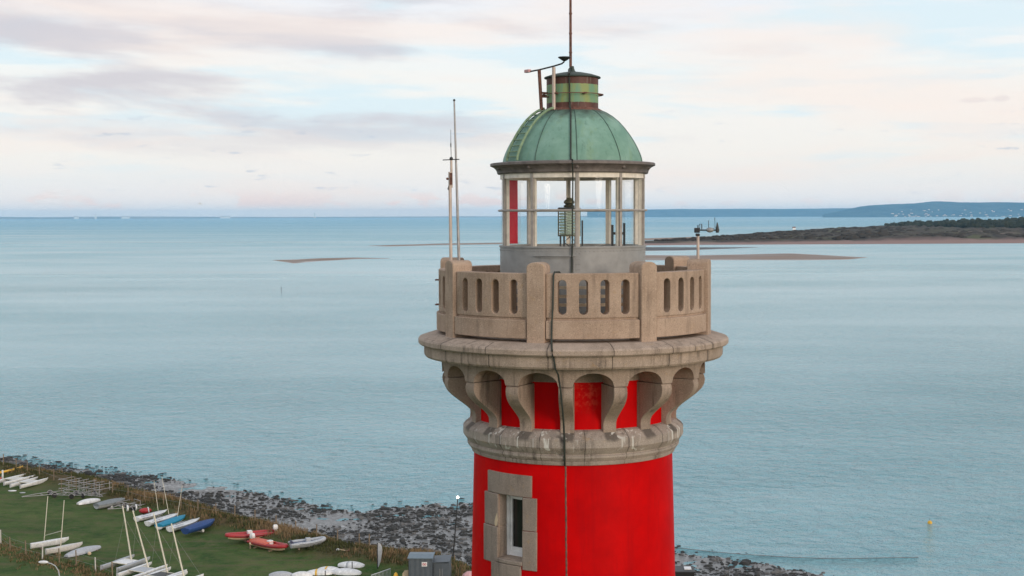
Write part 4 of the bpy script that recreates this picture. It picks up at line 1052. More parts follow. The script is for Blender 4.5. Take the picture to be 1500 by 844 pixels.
# ------------------------------------------------------------------ shore: rocks, dune grass, fences
def rock(mb, c, s, flat=.6):
    sd = random.random() * 99; n, m_ = 7, 4; rings = []
    rzr = random.random() * 6.28; el = random.uniform(.75, 1.5)
    for i in range(m_ + 1):
        a = math.pi * i / m_; qv = max(math.sin(a), 1e-3); ring = []
        for k in range(n):
            t = 2 * math.pi * k / n + rzr
            d = Vector((qv * math.cos(t), qv * math.sin(t), -math.cos(a)))
            f = 1 + .45 * noise.noise(d * 1.7 + Vector((sd, sd, 0)))
            ring.append(Vector((c[0] + s * f * d.x * el, c[1] + s * f * d.y, c[2] + s * flat * f * d.z)))
        rings.append(ring)
    mb.loft(rings)
def rock_mat(name, wet):
    m, g, b = mat(name, 0.7); co = geoco(g)
    n = g.noise(co, 0.9, 4.0, .6); n2 = g.noise(co, 0.35, 2.0, .5)
    col = g.mix(g.mapr(n, .35, .65), (.010, .012, .011, 1), (.042, .040, .037, 1))
    if not wet: col = g.mix(g.mapr(n2, .54, .64), col, (.13, .125, .12, 1))
    g.l.new(col, b.inputs['Base Color']); return m
M['rock_dark'] = rock_mat('weedy_rock', True); M['rock_mix'] = rock_mat('shore_rock', False)
mb = MB(); cnt = 0; boul = []
xr = (ground(-40, 690, SEA).x, ground(1290, 850, SEA).x)
while cnt < 21000:
    x = random.uniform(*xr); e = float(np.interp(x, Ex, Ey)); w = max(float(np.interp(x, Wx, Wy)), e + 4)
    s_ = random.uniform(1.5, w - e + 5.0); y = e + s_
    clump = nz(x, y, .08, 5.) + .5 * nz(x, y, .25, 2.)
    if random.random() > .55 + 1.1 * clump + .35 * (s_ < (w - e) * .45): continue
    if s_ > w - e + .5 and random.random() > (.16 if x > -45 else .5): continue
    z = land(x, y)[0]; sz = random.choice((.06, .07, .08, .09, .10, .12, .14, .17, .22, .30)) * random.uniform(.8, 1.25)
    if sz > .31 and len(boul) < 90: boul.append((x, y, z, sz * random.uniform(1.1, 1.5)))
    else: rock(mb, (x, y, z + .1 * sz), sz)
    cnt += 1
struct(mb.build('shore_rocks', M['rock_mix'], None, 0, recalc=False), 'stuff')
for x, y, z, s in boul:
    m = MB(); rock(m, (0, 0, 0), s, .7); o = m.build('boulder', M['rock_dark'], None, 0, recalc=False); o.location = (x, y, z + .15 * s)
    tag(o, 'dark weedy boulder lying on the stony shore below the grass bank', 'boulder', 'boulders along the shore')

def tufts():
    mb = MB()
    def tuft(x, y, z, h, mi, n=6):
        for _ in range(n):
            a = random.random() * 6.28; l = random.uniform(.15, .5) * h; w = random.uniform(.03, .06)
            bx, by = x + random.uniform(-.3, .3), y + random.uniform(-.3, .3)
            hh = h * random.uniform(.6, 1.1)
            ca, sa = math.cos(a), math.sin(a)
            mb.add([(bx - w * sa, by + w * ca, z - .05), (bx + w * sa, by - w * ca, z - .05), (bx + l * .5 * ca + w * .6 * sa, by + l * .5 * sa - w * .6 * ca, z + hh * .6), (bx + l * .5 * ca - w * .6 * sa, by + l * .5 * sa + w * .6 * ca, z + hh * .6), (bx + l * ca, by + l * sa, z + hh)], [(0, 1, 2, 3), (3, 2, 4)], mi)
    x0, x1 = ground(-40, 690, 0).x, ground(700, 830, 0).x
    for _ in range(4600):
        x = random.uniform(x0, x1); e = float(np.interp(x, Ex, Ey)); s = -random.random() ** 1.4 * 7.5 + .8; y = e + s
        if nz(x, y, .2, 8.) + random.uniform(-.4, .4) < -.25: continue
        z = land(x, y)[0]; k = nz(x, y, .1, 4.)
        tuft(x, y, z, random.uniform(.2, .52) * (1.1 + .5 * k), 0 if k + random.uniform(-.3, .3) < 0.12 else 1)
    # rough grass along the lower left fence
    for _ in range(480):
        t = random.random(); p = ground(-20 + 190 * t, 800 + 48 * t + random.gauss(0, 6), 0)
        tuft(p.x, p.y, land(p.x, p.y)[0], random.uniform(.15, .36), 1 if random.random() < .55 else 0)
    for cx_, cy_ in ((530, 806), (548, 812), (563, 815), (480, 800)):
        for _ in range(90):
            p = ground(cx_ + random.gauss(0, 6), cy_ + random.gauss(0, 2.5), 0); tuft(p.x, p.y, land(p.x, p.y)[0], random.uniform(.25, .6), 1 if random.random() < .6 else 0)
    m1, g, b = mat('dune_grass_green', 0.9, 0, .1); b.inputs['Base Color'].default_value = (.085, .092, .038, 1)
    m2, g, b = mat('dune_grass_straw', 0.9, 0, .1); b.inputs['Base Color'].default_value = (.25, .175, .095, 1)
    struct(mb.build('dune_grass', [m1, m2], None, 0, recalc=False), 'stuff')
tufts()

def fence(label, pts, h, cols, wires=2, rail=None):
    P = [ground(a, b, 0.0) for a, b in pts]
    P = [Vector((p.x, p.y, land(p.x, p.y)[0])) for p in P]
    o = thing('post_fence', label, 'fence', P[0]); 
    for i, p in enumerate(P):
        m = MB(); l = p - P[0]; hh = h * (0.9 + .2 * random.random()); tx, ty = random.uniform(-.06, .06), random.uniform(-.05, .05)
        m.tube([l - Vector((0, 0, .2)), l + Vector((tx, ty, hh))], [.075, .06], 7); m.build('post', cols[i % len(cols)], o)
    for k in range(wires):
        m = MB(); m.tube([p - P[0] + Vector((0, 0, h * (.4 + .45 * k))) for p in P], .009, 4); m.build('wire', M['steel'], o)
    return o
fence('long weathered post and wire fence along the brown dune edge', [(-18, 686), (5, 690), (24, 695), (40, 700), (58, 704), (79, 709), (110, 717), (141, 725), (165, 731), (188, 736), (212, 743), (240, 749), (265, 754), (290, 761), (316, 764), (344, 771), (374, 777), (404, 784), (434, 791), (464, 797), (494, 803), (526, 806), (541, 811)], 1.45, [M['wood']])
fence('short post fence in rough brown grass at the lower left corner', [(-25, 795), (1, 797), (15, 806), (38, 813), (62, 819), (87, 823), (112, 828), (140, 836), (165, 846)], 1.5, [M['wood'], M['offwhite'], M['wood']])

# ------------------------------------------------------------------ boats
def hull_sections(L, B, H, bow=0.0, stern=.75, keel=.25, n=14, sheer=.12):
    """rings from stern (-L/2) to bow (+L/2); each ring is keel-to-gunwale U with flat deck line"""
    out = []
    for i in range(n):
        t = i / (n - 1); x = -L / 2 + L * t
        w = B / 2 * (stern + (1 - stern) * min(1, t / .45)) if t < .45 else B / 2 * max(bow, (1 - ((t - .45) / .55) ** 2.2))
        w = max(w, .015); z1 = H * (1 + sheer * (t - .3) * 2 * (1 if t > .3 else 0)); zk = H * (.10 + .75 * max(0, (t - .7) / .3) ** 2)
        out.append([Vector((x, w, z1)), Vector((x, w * .95, z1 * .62 + zk * .38)), Vector((x, w * .62, zk + (z1 - zk) * .16)), Vector((x, 0, zk - keel * .02)), Vector((x, -w * .62, zk + (z1 - zk) * .16)), Vector((x, -w * .95, z1 * .62 + zk * .38)), Vector((x, -w, z1)), Vector((x, 0, z1 + .05 * B))])
    return out
def ends(p0, p1):
    a, b = ground(*p0, 0), ground(*p1, 0); c = (a + b) / 2; d = b - a
    return Vector((c.x, c.y, land(c.x, c.y)[0])), math.atan2(d.y, d.x), math.hypot(d.x, d.y)
def local(o, v):
    return Matrix.Rotation(-o.rotation_euler.z, 3, 'Z') @ (Vector(v) - Vector(o.location))

def mast_part(o, base, top_px, M_=None, r=.04, name='mast'):
    y = base.y; tp = at_y(top_px[0], top_px[1], y)
    mb = MB(); mb.tube([local(o, base), local(o, tp)], [r, r * .8], 8); return mb.build(name, M_ or M['alu'], o)

def dinghy(label, p0, p1, hullm, coverm=None, H=.55, B=1.45, mast=None, L=None, stripes=True, group='dinghies parked on the grass', lift=0.0, name='dinghy', marks=None):
    c, rz, Ld = ends((p0[0], p0[1] + 7.5), (p1[0], p1[1] + 7.5)); L = min(max(Ld, 3.2), 5.2) if L is None else L
    o = thing(name, label, 'dinghy', (c.x, c.y, c.z + lift), rz, group)
    mb = MB(); mb.loft(hull_sections(L, B, H)); mb.build('hull', hullm, o, 40)
    if coverm is not None:
        s = hull_sections(L * 1.01, B * 1.03, H); rings = []
        for i, r in enumerate(s):
            x = r[0].x; w = r[0].y; z = r[0].z; t = i / (len(s) - 1); rg = H * .55 * math.sin(math.pi * min(1, t * .8 + .15)) ** .8
            rings.append([Vector((x, w, z - .16)), Vector((x, w * 1.02, z + .02)), Vector((x, w * .55, z + rg * .6)), Vector((x, 0, z + rg)), Vector((x, -w * .55, z + rg * .6)), Vector((x, -w * 1.02, z + .02)), Vector((x, -w, z - .16)), Vector((x, 0, z - .2))])
        mb = MB(); mb.loft(rings); mb.build('cover', coverm, o, 50)
    else:
        z1 = H * 1.0
        mb = MB(); a, b = -L * .42, L * .12; w = B * .27
        ring = [(a, w), (b * .4, w), (b, w * .55), (b, -w * .55), (b * .4, -w), (a, -w)]
        n = len(ring); mb.add([(x, y, z1 + .045) for x, y in ring] + [(x * .96, y * .8, z1 - .02 + .075) for x, y in ring], [(i, (i + 1) % n, n + (i + 1) % n, n + i) for i in range(n)] + [tuple(range(n, 2 * n))])
        mb.build('cockpit', M['palegrey'], o, 0)
        if stripes:
            mb = MB(); mb.tube([(-L * .3, 0, z1 + .16), (L * .3, .03, z1 + .24)], .035, 6); mb.build('boom', M['dark'], o)
            for sgn in (-1, 1):
                m = MB(); pts = [Vector((r[0].x, sgn * (r[0].y + .012), r[0].z - .10)) for r in hull_sections(L, B, H)[1:-2]]; m.tube(pts, .03, 5); m.build('rubbing_strake', M['bluemark'], o)
    if mast: 
        bw = Vector(o.location) + Matrix.Rotation(rz, 3, 'Z') @ Vector((L * .18, 0, H))
        mast_part(o, bw, mast, r=.032)
    m = MB()
    m.box((-L * .12, 0, .04), (.12, B * 1.15, .08)); m.tube([(-L * .35, 0, .05), (L * .5, 0, .06)], .035, 6); m.build('launch_trolley', M['steel'], o, 0)
    for sgn in (-1, 1):
        w = MB(); w.tube([(-L * .12, sgn * B * .56, .16), (-L * .12, sgn * (B * .56 + .1), .16)], .17, 12); w.build('wheel', M['offwhite'], o)
    return o

def catamaran(label, p0, p1, mast_tops=None, trampoline=None, L=4.6, B=2.1, hullm=None, base_px=None):
    c, rz, Ld = ends(p0, p1)
    o = thing('catamaran', label, 'catamaran', c, rz, 'catamarans on the grass')
    hm = hullm or M['white']
    for s in (-1, 1):
        mb = MB(); r = hull_sections(L, .42, .50, stern=.6, sheer=.2)
        mb.loft([[v + Vector((0, s * B / 2, .06)) for v in ring] for ring in r]); h = mb.build('hull', hm, o, 40)
        m = MB(); m.loft([[Vector((-L / 2 - .02 - k * .02, s * B / 2 + d, z)) for d, z in ((-.02, .1), (.02, .1), (.02, .62), (-.02, .62))] for k in (0, 9)]); m.build('rudder', M['palegrey'], o, 0)
    for x in (-L * .22, L * .16):
        mb = MB(); mb.tube([(x, -B / 2, .60), (x, B / 2, .60)], .05, 8); mb.build('crossbeam', M['alu'], o)
    mb = MB(); mb.box((-L * .03, 0, .60), (L * .36, B * .80, .02)); mb.build('trampoline', trampoline or M['dark'], o, 0)
    if mast_tops:
        bw = Vector(c) + Matrix.Rotation(rz, 3, 'Z') @ Vector((L * .16, 0, .62))
        if base_px: bw = at_y(base_px[0], base_px[1], bw.y)
        m = mast_part(o, bw, mast_tops, r=.085)
        tp = at_y(mast_tops[0], mast_tops[1], bw.y)
        for e in ((L * .44, B / 2, .5), (L * .44, -B / 2, .5), (-L * .1, B / 2, .55)):
            s = MB(); s.tube([local(o, bw.lerp(tp, .78)), e], .008, 4); s.build('shroud', M['steel'], o)
    return o

def covered_box(name, label, cat, p0, p1, B, H, m_, group=None):
    pass

# far left pair
catamaran('white catamaran nearest the left frame edge below the yellow kayak', (-8, 714), (52, 702), None, M['offwhite'], L=5.0, B=1.9)
catamaran('white catamaran with pointed bow furthest along the left bank', (18, 718), (68, 706), None, M['offwhite'], L=4.9, B=1.7)
def kayak(label, p0, p1, m_, B=.62, H=.34):
    c, rz, L = ends(p0, p1); o = thing('kayak', label, 'kayak', c, rz)
    rings = []
    for t in lspace(0, 1, 13):
        w = B / 2 * max(.04, math.sin(math.pi * t) ** .7); x = -L / 2 + L * t; h = H * (.75 + .25 * (2 * t - 1) ** 2)
        rings.append([Vector((x, w * math.cos(q), h * .5 + h * .5 * math.sin(q))) for q in lspace(0, 2 * math.pi * 11 / 12, 12)])
    mb = MB(); mb.loft(rings); mb.build('hull', m_, o, 60)
    mb = MB(); mb.lathe([(.0, H + .01), (.20, H + .015), (.24, H - .01)], 14); mb.build('cockpit', M['dark'], o); return o
kayak('yellow kayak on the dune edge pointing right with a pale bow', (-2, 702), (34, 693), M['yellow'])
kayak('orange yellow kayak cut by the left frame edge', (-20, 706), (12, 699), M['orange'])
p = ground(4, 704, 0); o = thing('marker_post', 'short thick white post beside the yellow kayak', 'post', p)
mb = MB(); mb.tube([(0, 0, 0), (0, 0, 1.35)], .12, 10); mb.build('shaft', M['white'], o); mb = MB(); mb.lathe([(.13, 1.35), (.13, 1.40), (0, 1.42)], 10); mb.build('cap', M['white'], o)
for (x, y, s, lab) in ((18, 719.5, .55, 'small white board lying on grass below the left catamarans'), (33, 722.5, .38, 'smaller pale blue board lying alone on the grass')):
    p = ground(x, y, 0); mb = MB(); n = 14
    ring = [(s * 1.0 * math.cos(2 * math.pi * k / n), s * .55 * math.sin(2 * math.pi * k / n)) for k in range(n)]
    mb.loft([[Vector((a * k, b * k, z)) for a, b in ring] for k, z in ((.9, 0), (1, .03), (1, .06), (.9, .09))]); o = mb.build('board', M['palegrey'] if s < .5 else M['white'], None, 40); o.location = (p.x, p.y, land(p.x, p.y)[0] + .02)
    tag(o, lab, 'board')

# steel racks and trailers
def trailer(label, p0, p1, grp='boat trailers beside the dune fence', W=1.5, posts=True, m_=None):
    c, rz, L = ends(p0, p1); L = min(max(L, 3.5), 6.5); o = thing('boat_trailer', label, 'trailer', c, rz, grp); m_ = m_ or M['steel']
    mb = MB()
    for s in (-1, 1): mb.tube([(-L * .45, s * W / 2, .45), (L * .1, s * W / 2, .45), (L * .5, s * .06, .42)], .045, 6)
    for x in (-L * .42, -L * .15, L * .08): mb.tube([(x, -W / 2, .45), (x, W / 2, .45)], .04, 6)
    mb.build('frame', m_, o)
    mb = MB(); mb.tube([(-L * .15, -W * .6, .3), (-L * .15, W * .6, .3)], .035, 6); mb.build('axle', m_, o)
    for s in (-1, 1):
        mb = MB(); mb.tube([(-L * .15, s * W * .6 - .07, .3), (-L * .15, s * W * .6 + .07, .3)], .29, 14); mb.build('wheel', M['tyre'], o)
        mb = MB(); mb.tube([(-L * .15 + .36 * math.cos(q), s * W * .6, .3 + .36 * math.sin(q)) for q in lspace(.2, math.pi - .2, 8)], [.05] * 8, 5); mb.build('mudguard', M['steel'], o)
    if posts:
        for x in (-L * .42, L * .08):
            mb = MB(); mb.tube([(x, -W / 2, .45), (x, -W / 2, 1.0), (x, W / 2, 1.0), (x, W / 2, .45)], .035, 6); mb.build('cradle', m_, o)
    return o
trailer('empty steel boat trailer with long drawbar pointing left, left of the racks', (100, 725), (32, 733), posts=False)
trailer('steel boat trailer with tall cradles in front of the tangle of rack posts', (128, 729), (72, 729))
trailer('steel trailer with cradles behind the white upturned hull', (120, 727), (150, 733))
trailer('steel trailer carrying nothing, right of the grey covered boat', (205, 744), (158, 751), W=1.7)
def rack(label, px0, px1, py0, py1, nposts, h, levels):
    a, b = ground(px0, py0, 0), ground(px1, py1, 0); o = thing('boat_rack', label, 'rack', a, 0, None)
    d = b - a; perp = Vector((-d.y, d.x, 0)).normalized() * 1.6
    for side in (0, 1):
        for k in range(nposts):
            q = d * (k / (nposts - 1)) + perp * side; hh = h * random.uniform(.8, 1.12)
            mb = MB(); mb.tube([q, q + Vector((0, 0, hh))], .045, 6); mb.build('post', M['steel'] if k % 2 else M['wood'], o)
    for lv in levels:
        for k in range(nposts):
            q = d * (k / (nposts - 1)) + Vector((0, 0, lv)); mb = MB(); mb.tube([q - perp * .3, q + perp * 1.25], .035, 6); mb.build('arm', M['steel'], o)
        mb = MB(); mb.tube([Vector((0, 0, lv)) - d * .06, d * 1.04 + Vector((0, 0, lv))], .035, 6); mb.build('rail', M['steel'], o)
    return o
rack('tall steel boat rack with many upright posts near the stones', 90, 146, 722, 731, 6, 2.0, (.55, 1.15, 1.75))
rack('low steel rack with pale rails between grey covered boat and dinghies', 160, 205, 741, 748, 4, .75, (.3, .65))
def upturned(label, p0, p1, m_, B=1.1, H=.42, L=None, stripe=None, group=None, lift=.0, name='upturned_dinghy', stand=True):
    c, rz, Ld = ends(p0, p1); L = L or Ld; o = thing(name, label, 'dinghy', (c.x, c.y, c.z + lift), rz, group)
    rings = []
    for t in lspace(0, 1, 15):
        w = B / 2 * max(.06, min(1, (math.sin(math.pi * (t * .88 + .08))) ** .55)); x = -L / 2 + L * t; h = H * max(.2, math.sin(math.pi * (t * .86 + .07)) ** .5)
        rings.append([Vector((x, w, .06)), Vector((x, w * .98, .06 + h * .35)), Vector((x, w * .72, .06 + h * .82)), Vector((x, 0, .06 + h)), Vector((x, -w * .72, .06 + h * .82)), Vector((x, -w * .98, .06 + h * .35)), Vector((x, -w, .06)), Vector((x, 0, .08))])
    mb = MB(); mb.loft(rings); mb.build('hull', m_, o, 60)
    if stripe:
        for q in (.36,):
            i = int(q * 14); mb = MB(); r0_, r1_ = rings[i], rings[i + 1]
            mb.loft([[r[k] * 1.0 + Vector((0, (0.012 if r[k].y > 0 else -.012 if r[k].y < 0 else 0), .012)) for k in range(0, 7)] for r in (r0_, r1_)], closed=False); mb.build('stripe', stripe, o, 0)
    if stand:
        for x in (-L * .3, L * .28):
            mb = MB(); mb.tube([(x, -B * .52, .05), (x, B * .52, .05)], .05, 6); mb.build('bearer', M['wood'], o)
    return o
upturned('white upturned hull under the rack posts', (114, 740), (146, 734), M['white'], B=1.2, H=.5)
dinghy('dinghy under a grey green cover between racks and the stones', (141, 739), (183, 731), M['palegrey'], M['grey'], B=1.6, H=.6, group=None)
# row by the dune fence
dinghy('white dinghy with bare mast, leftmost in the row beside the blue covers', (200, 757), (247, 746), M['white'], mast=(225.5, 704))
dinghy('white dinghy with bare mast, touching the bright teal cover', (216, 764), (263, 751), M['white'], mast=(237, 698))
dinghy('dinghy under a bright teal blue cover', (228, 771), (276, 754), M['white'], M['teal'], group='dinghies parked on the grass', mast=(267, 711))
dinghy('white dinghy with dark boom between the teal and navy covers', (246, 774), (295, 759), M['white'])
dinghy('dinghy under a dark navy cover on a trailer with a white wheel', (265, 782), (320, 764), M['navy'], M['navy'], B=1.5, H=.62, lift=.25)
p = ground(213, 753, 0)
o = thing('sail_bag', 'small red and white bag beside the leftmost white dinghy', 'bag', (p.x, p.y, land(p.x, p.y)[0]), .3)
mb = MB(); mb.ball((0, 0, .28), .75, .38, .34, 12, 8); mb.build('bag', M['redhull'], o); mb = MB(); mb.tube([(.2 + .02 * k, .40 * math.cos(q), .28 + .37 * math.sin(q)) for k, q in enumerate(lspace(-.4, 3.5, 12))], .07, 6); mb.build('band', M['white'], o)
p = ground(193, 749, 0)
o = thing('boat_trolley', 'little trolley with white wheels standing beside the low steel rack', 'trolley', (p.x, p.y, land(p.x, p.y)[0]), .5)
mb = MB(); mb.tube([(-.5, 0, .5), (.5, 0, .5)], .04, 6); mb.tube([(0, 0, .5), (0, -1.6, .2)], .035, 6); mb.build('frame', M['steel'], o)
for s in (-1, 1): mb = MB(); mb.tube([(s * .5 - .08, 0, .38), (s * .5 + .08, 0, .38)], .38, 14); mb.build('wheel', M['white'], o)

# pole frame with two hulls, lower left
c0, c1 = ground(64.5, 794, 0), ground(88, 811, 0)
o = thing('pole_frame', 'two tall pale poles joined by a low bar among the white hulls', 'frame', c0)
for b, tpx in ((c0, (70, 727)), (c1, (94, 733))):
    tp = at_y(*tpx, b.y); mb = MB(); mb.tube([b - c0, tp - c0], [.050, .042], 8); mb.build('pole', M['alu'], o)
mb = MB(); mb.tube([at_y(66, 784.5, c0.y) - c0, at_y(89.5, 778, c1.y) - c0], .04, 6); mb.build('bar', M['alu'], o)
def floathull(label, p0, p1, m_, B=.75, H=.62, lift=.12):
    c, rz, L = ends((p0[0], p0[1] + 6), (p1[0], p1[1] + 6)); o = thing('catamaran_hull', label, 'boat hull', (c.x, c.y, c.z + lift), rz)
    mb = MB(); mb.loft(hull_sections(L, B, H, stern=.55, sheer=.15)); mb.build('hull', m_, o, 40)
    mb = MB(); mb.box((L * .05, 0, H + .03), (L * .3, B * .35, .04)); mb.build('hatch', M['palegrey'], o, 0)
    for x in (-L * .25, L * .2): mb = MB(); mb.box((x, 0, 0), (.12, B, .16)); mb.build('chock', M['wood'], o, 0)
    return o
floathull('slim white hull furthest back behind the two pale poles', (45, 800), (101, 792), M['white'])
floathull('cream white hull crossing in front of the two pale poles', (67, 808), (121, 799), M['offwhite'])
upturned('pale upturned dinghy right of the two pale poles', (97, 816), (146, 802), M['palegrey'], B=1.4, H=.5)
p = ground(131, 812.5, 0); o = tag(MB().ball((0, 0, .18), .20, n=12, m=8).build('float_ball', M['cream'], None, 60), 'small cream ball float beside the pale upturned dinghy', 'float'); o.location = (p.x, p.y, land(p.x, p.y)[0] + .02)

# catamarans with tall masts, bottom left
hd = (58, -18)
for (bx, by, tx, ty, lab, tr) in ((187.5, 826, 179.5, 741, 'catamaran with a white laced trampoline and the leftmost of four tall cream masts', M['white']),
                                  (212, 838, 194.5, 748, 'catamaran carrying the second of four tall cream masts from the left', M['palegrey']),
                                  (240, 846, 225, 752, 'catamaran carrying the third of four tall cream masts from the left', M['dark']),
                                  (264, 853, 251, 767, 'catamaran at the frame bottom carrying the rightmost of four tall cream masts', M['dark'])):
    catamaran(lab, (bx - 32, by + 13), (bx + 26, by - 5), (tx, ty), tr, base_px=None, hullm=M['white'] if bx > 200 else M['palegrey'])

# red rescue boats
def rib(label, p0, p1, tubem, deckm, cowl=True, group='inflatable boats on the grass', L=None, B=1.75):
    c, rz, Ld = ends(p0, p1); L = L or min(max(Ld, 3.6), 5.4)
    o = thing('inflatable_boat', label, 'inflatable boat', c, rz, group); H = .55; R = .20; Bh = B / 2 - R
    pts = [Vector((-L * .52, Bh, H)), Vector((-L * .3, Bh, H))] + [Vector((-L * .1 + (L * .6) * math.sin(q), Bh * math.cos(q) ** .8 if math.cos(q) > 0 else 0, H + .22 * math.sin(q) ** 2)) for q in lspace(0, math.pi / 2, 8)]
    rr = [R * .55] + [R] * (len(pts) - 1)
    full = pts + [Vector((v.x, -v.y, v.z)) for v in reversed(pts[:-1])]
    mb = MB(); mb.tube(full, rr + list(reversed(rr[:-1])), 10); mb.build('tube', tubem, o, 60)
    for s in (-1, 1):
        m = MB(); m.tube([Vector((v.x, s * (v.y + R + .0), v.z)) for v in pts[1:-3]], .025, 5); m.build('rubbing_strake', M['dark'], o)
    mb = MB(); rings = hull_sections(L * .96, B * .82, .42, stern=.9); mb.loft([[v + Vector((-.05, 0, .02)) for v in r] for r in rings]); mb.build('hull', M['cream'] if tubem is M['redhull'] else M['palegrey'], o, 40)
    mb = MB(); mb.box((-L * .1, 0, .56), (L * .62, Bh * 1.6, .04)); mb.build('deck', deckm, o, 0)
    mb = MB(); mb.box((-L * .46, 0, .62), (.06, Bh * 1.9, .4)); mb.build('transom', deckm, o, 0)
    if cowl:
        mb = MB(); mb.loft([[Vector((-L * .52 + a * k, b * k, z)) for a, b in ((.26, .0), (.2, .18), (-.22, .2), (-.3, 0), (-.22, -.2), (.2, -.18))] for k, z in ((.8, .75), (1.05, .9), (1.0, 1.18), (.65, 1.32))]); eng = mb.build('outboard_engine', M['white'], o, 40)
        mb = MB(); mb.box((-L * .54, 0, .5), (.14, .1, .6)); mb.build('engine_leg', M['palegrey'], eng, 0)
    mb = MB(); mb.box((L * .02, 0, .78), (.5, .5, .42)); mb.build('console', M['white'] if cowl else M['palegrey'], o, 0, .03)
    mb = MB()
    for x in (-L * .3, L * .15): mb.box((x, 0, .06), (.14, B * .9, .16))
    mb.build('cradle', M['wood'], o, 0)
    return o
rib('long red inflatable boat with white engine cover, left of the orange decked one', (402, 790), (332, 798), M['redhull'], M['redhull'])
rb = rib('red inflatable boat with orange deck and a white engine between red and grey boats', (368, 799), (422, 812), M['redhull'], M['orange'])
mb = MB(); mb.loft([[Vector((x, y, .86 - .18 * abs(y) / .8)) for y in (-.85, -.4, 0, .4, .85)] for x in (-2.3, -1.2, -.1, .4)], closed=False); tp_ = mb.build('tarpaulin', M['orange'], rb, 40, recalc=False); tm = tp_.modifiers.new('thickness', 'SOLIDIFY'); tm.thickness = .03
rib('grey inflatable boat at the right end beside the red inflatables', (430, 812), (471, 808), M['palegrey'], M['bluemark'], cowl=False)
p = ground(368, 803, 0)
o = thing('trestle', 'pale wooden trestle standing in front of the red inflatable boats', 'trestle', (p.x, p.y, land(p.x, p.y)[0]), .2)
for s in (-1, 1):
    mb = MB(); mb.tube([(-.1, s * .5, 0), (-.1, s * .4, .5)], .06, 6); mb.build('leg', M['wood'], o)
mb = MB(); mb.box((.3, 0, .36), (.8, .1, .1)); mb.box((-.1, 0, .52), (.16, 1.0, .1)); mb.build('beam', M['cream'], o, 0)
# gull-white debris
p = ground(495, 818, 0); o = thing('mooring_anchor', 'small white float tied to a rusty anchor lying on the lawn', 'anchor', (p.x, p.y, land(p.x, p.y)[0] + .02), -.2)
mb = MB(); mb.ball((0, 0, .12), .17, .13, .13, 10, 6); mb.build('float', M['white'], o); mb = MB(); mb.tube([(.2, 0, .15), (.8, .1, .06), (1.1, .05, .08)], .04, 6); mb.build('shank', M['cream'], o); mb = MB(); mb.tube([(.95, -.3, .1), (1.15, .05, .08), (1.0, .4, .1)], .05, 6); mb.build('fluke', M['rust'], o)

# upturned white boats at the bottom
for (a, b, m_, st, lab, Bw) in (((394, 846), (429, 845), M['palegrey'], None, 'grey white upturned dinghy, leftmost of the bottom row', 1.1), ((427, 846), (458, 845), M['white'], None, 'plain white upturned dinghy second from the left in the bottom row', 1.0),
                         ((449, 842), (487, 842), M['white'], M['yellow'], 'white upturned dinghy with yellow stripes touching a plain white one', 1.15), ((466, 837), (500, 839), M['white'], M['yellow'], 'yellow striped white upturned dinghy furthest right of the striped pair', 1.15),
                         ((486, 840), (529, 842), M['white'], None, 'biggest plain white upturned dinghy beside the yellow striped pair', 1.5), ((496, 831), (534, 833), M['white'], M['palegrey'], 'white upturned dinghy with a grey band, set back above the bottom row', 1.35)):
    upturned(lab, a, b, m_, B=Bw, H=.5, stripe=st, group='upturned dinghies at the bottom')
for px_, y0, y1, lab in ((476.5, 846, 836, 'thin dark stake in front of the yellow striped upturned boats'), (516, 840, 823, 'tall thin dark stake crossing the white boat with a grey band')):
    p = ground(px_, y0, 0); tp = at_y(px_, y1, p.y); o = tag(MB().tube([(0, 0, 0), (0, 0, tp.z)], .05, 6).build('stake', M['dark']), lab, 'stake'); o.location = p

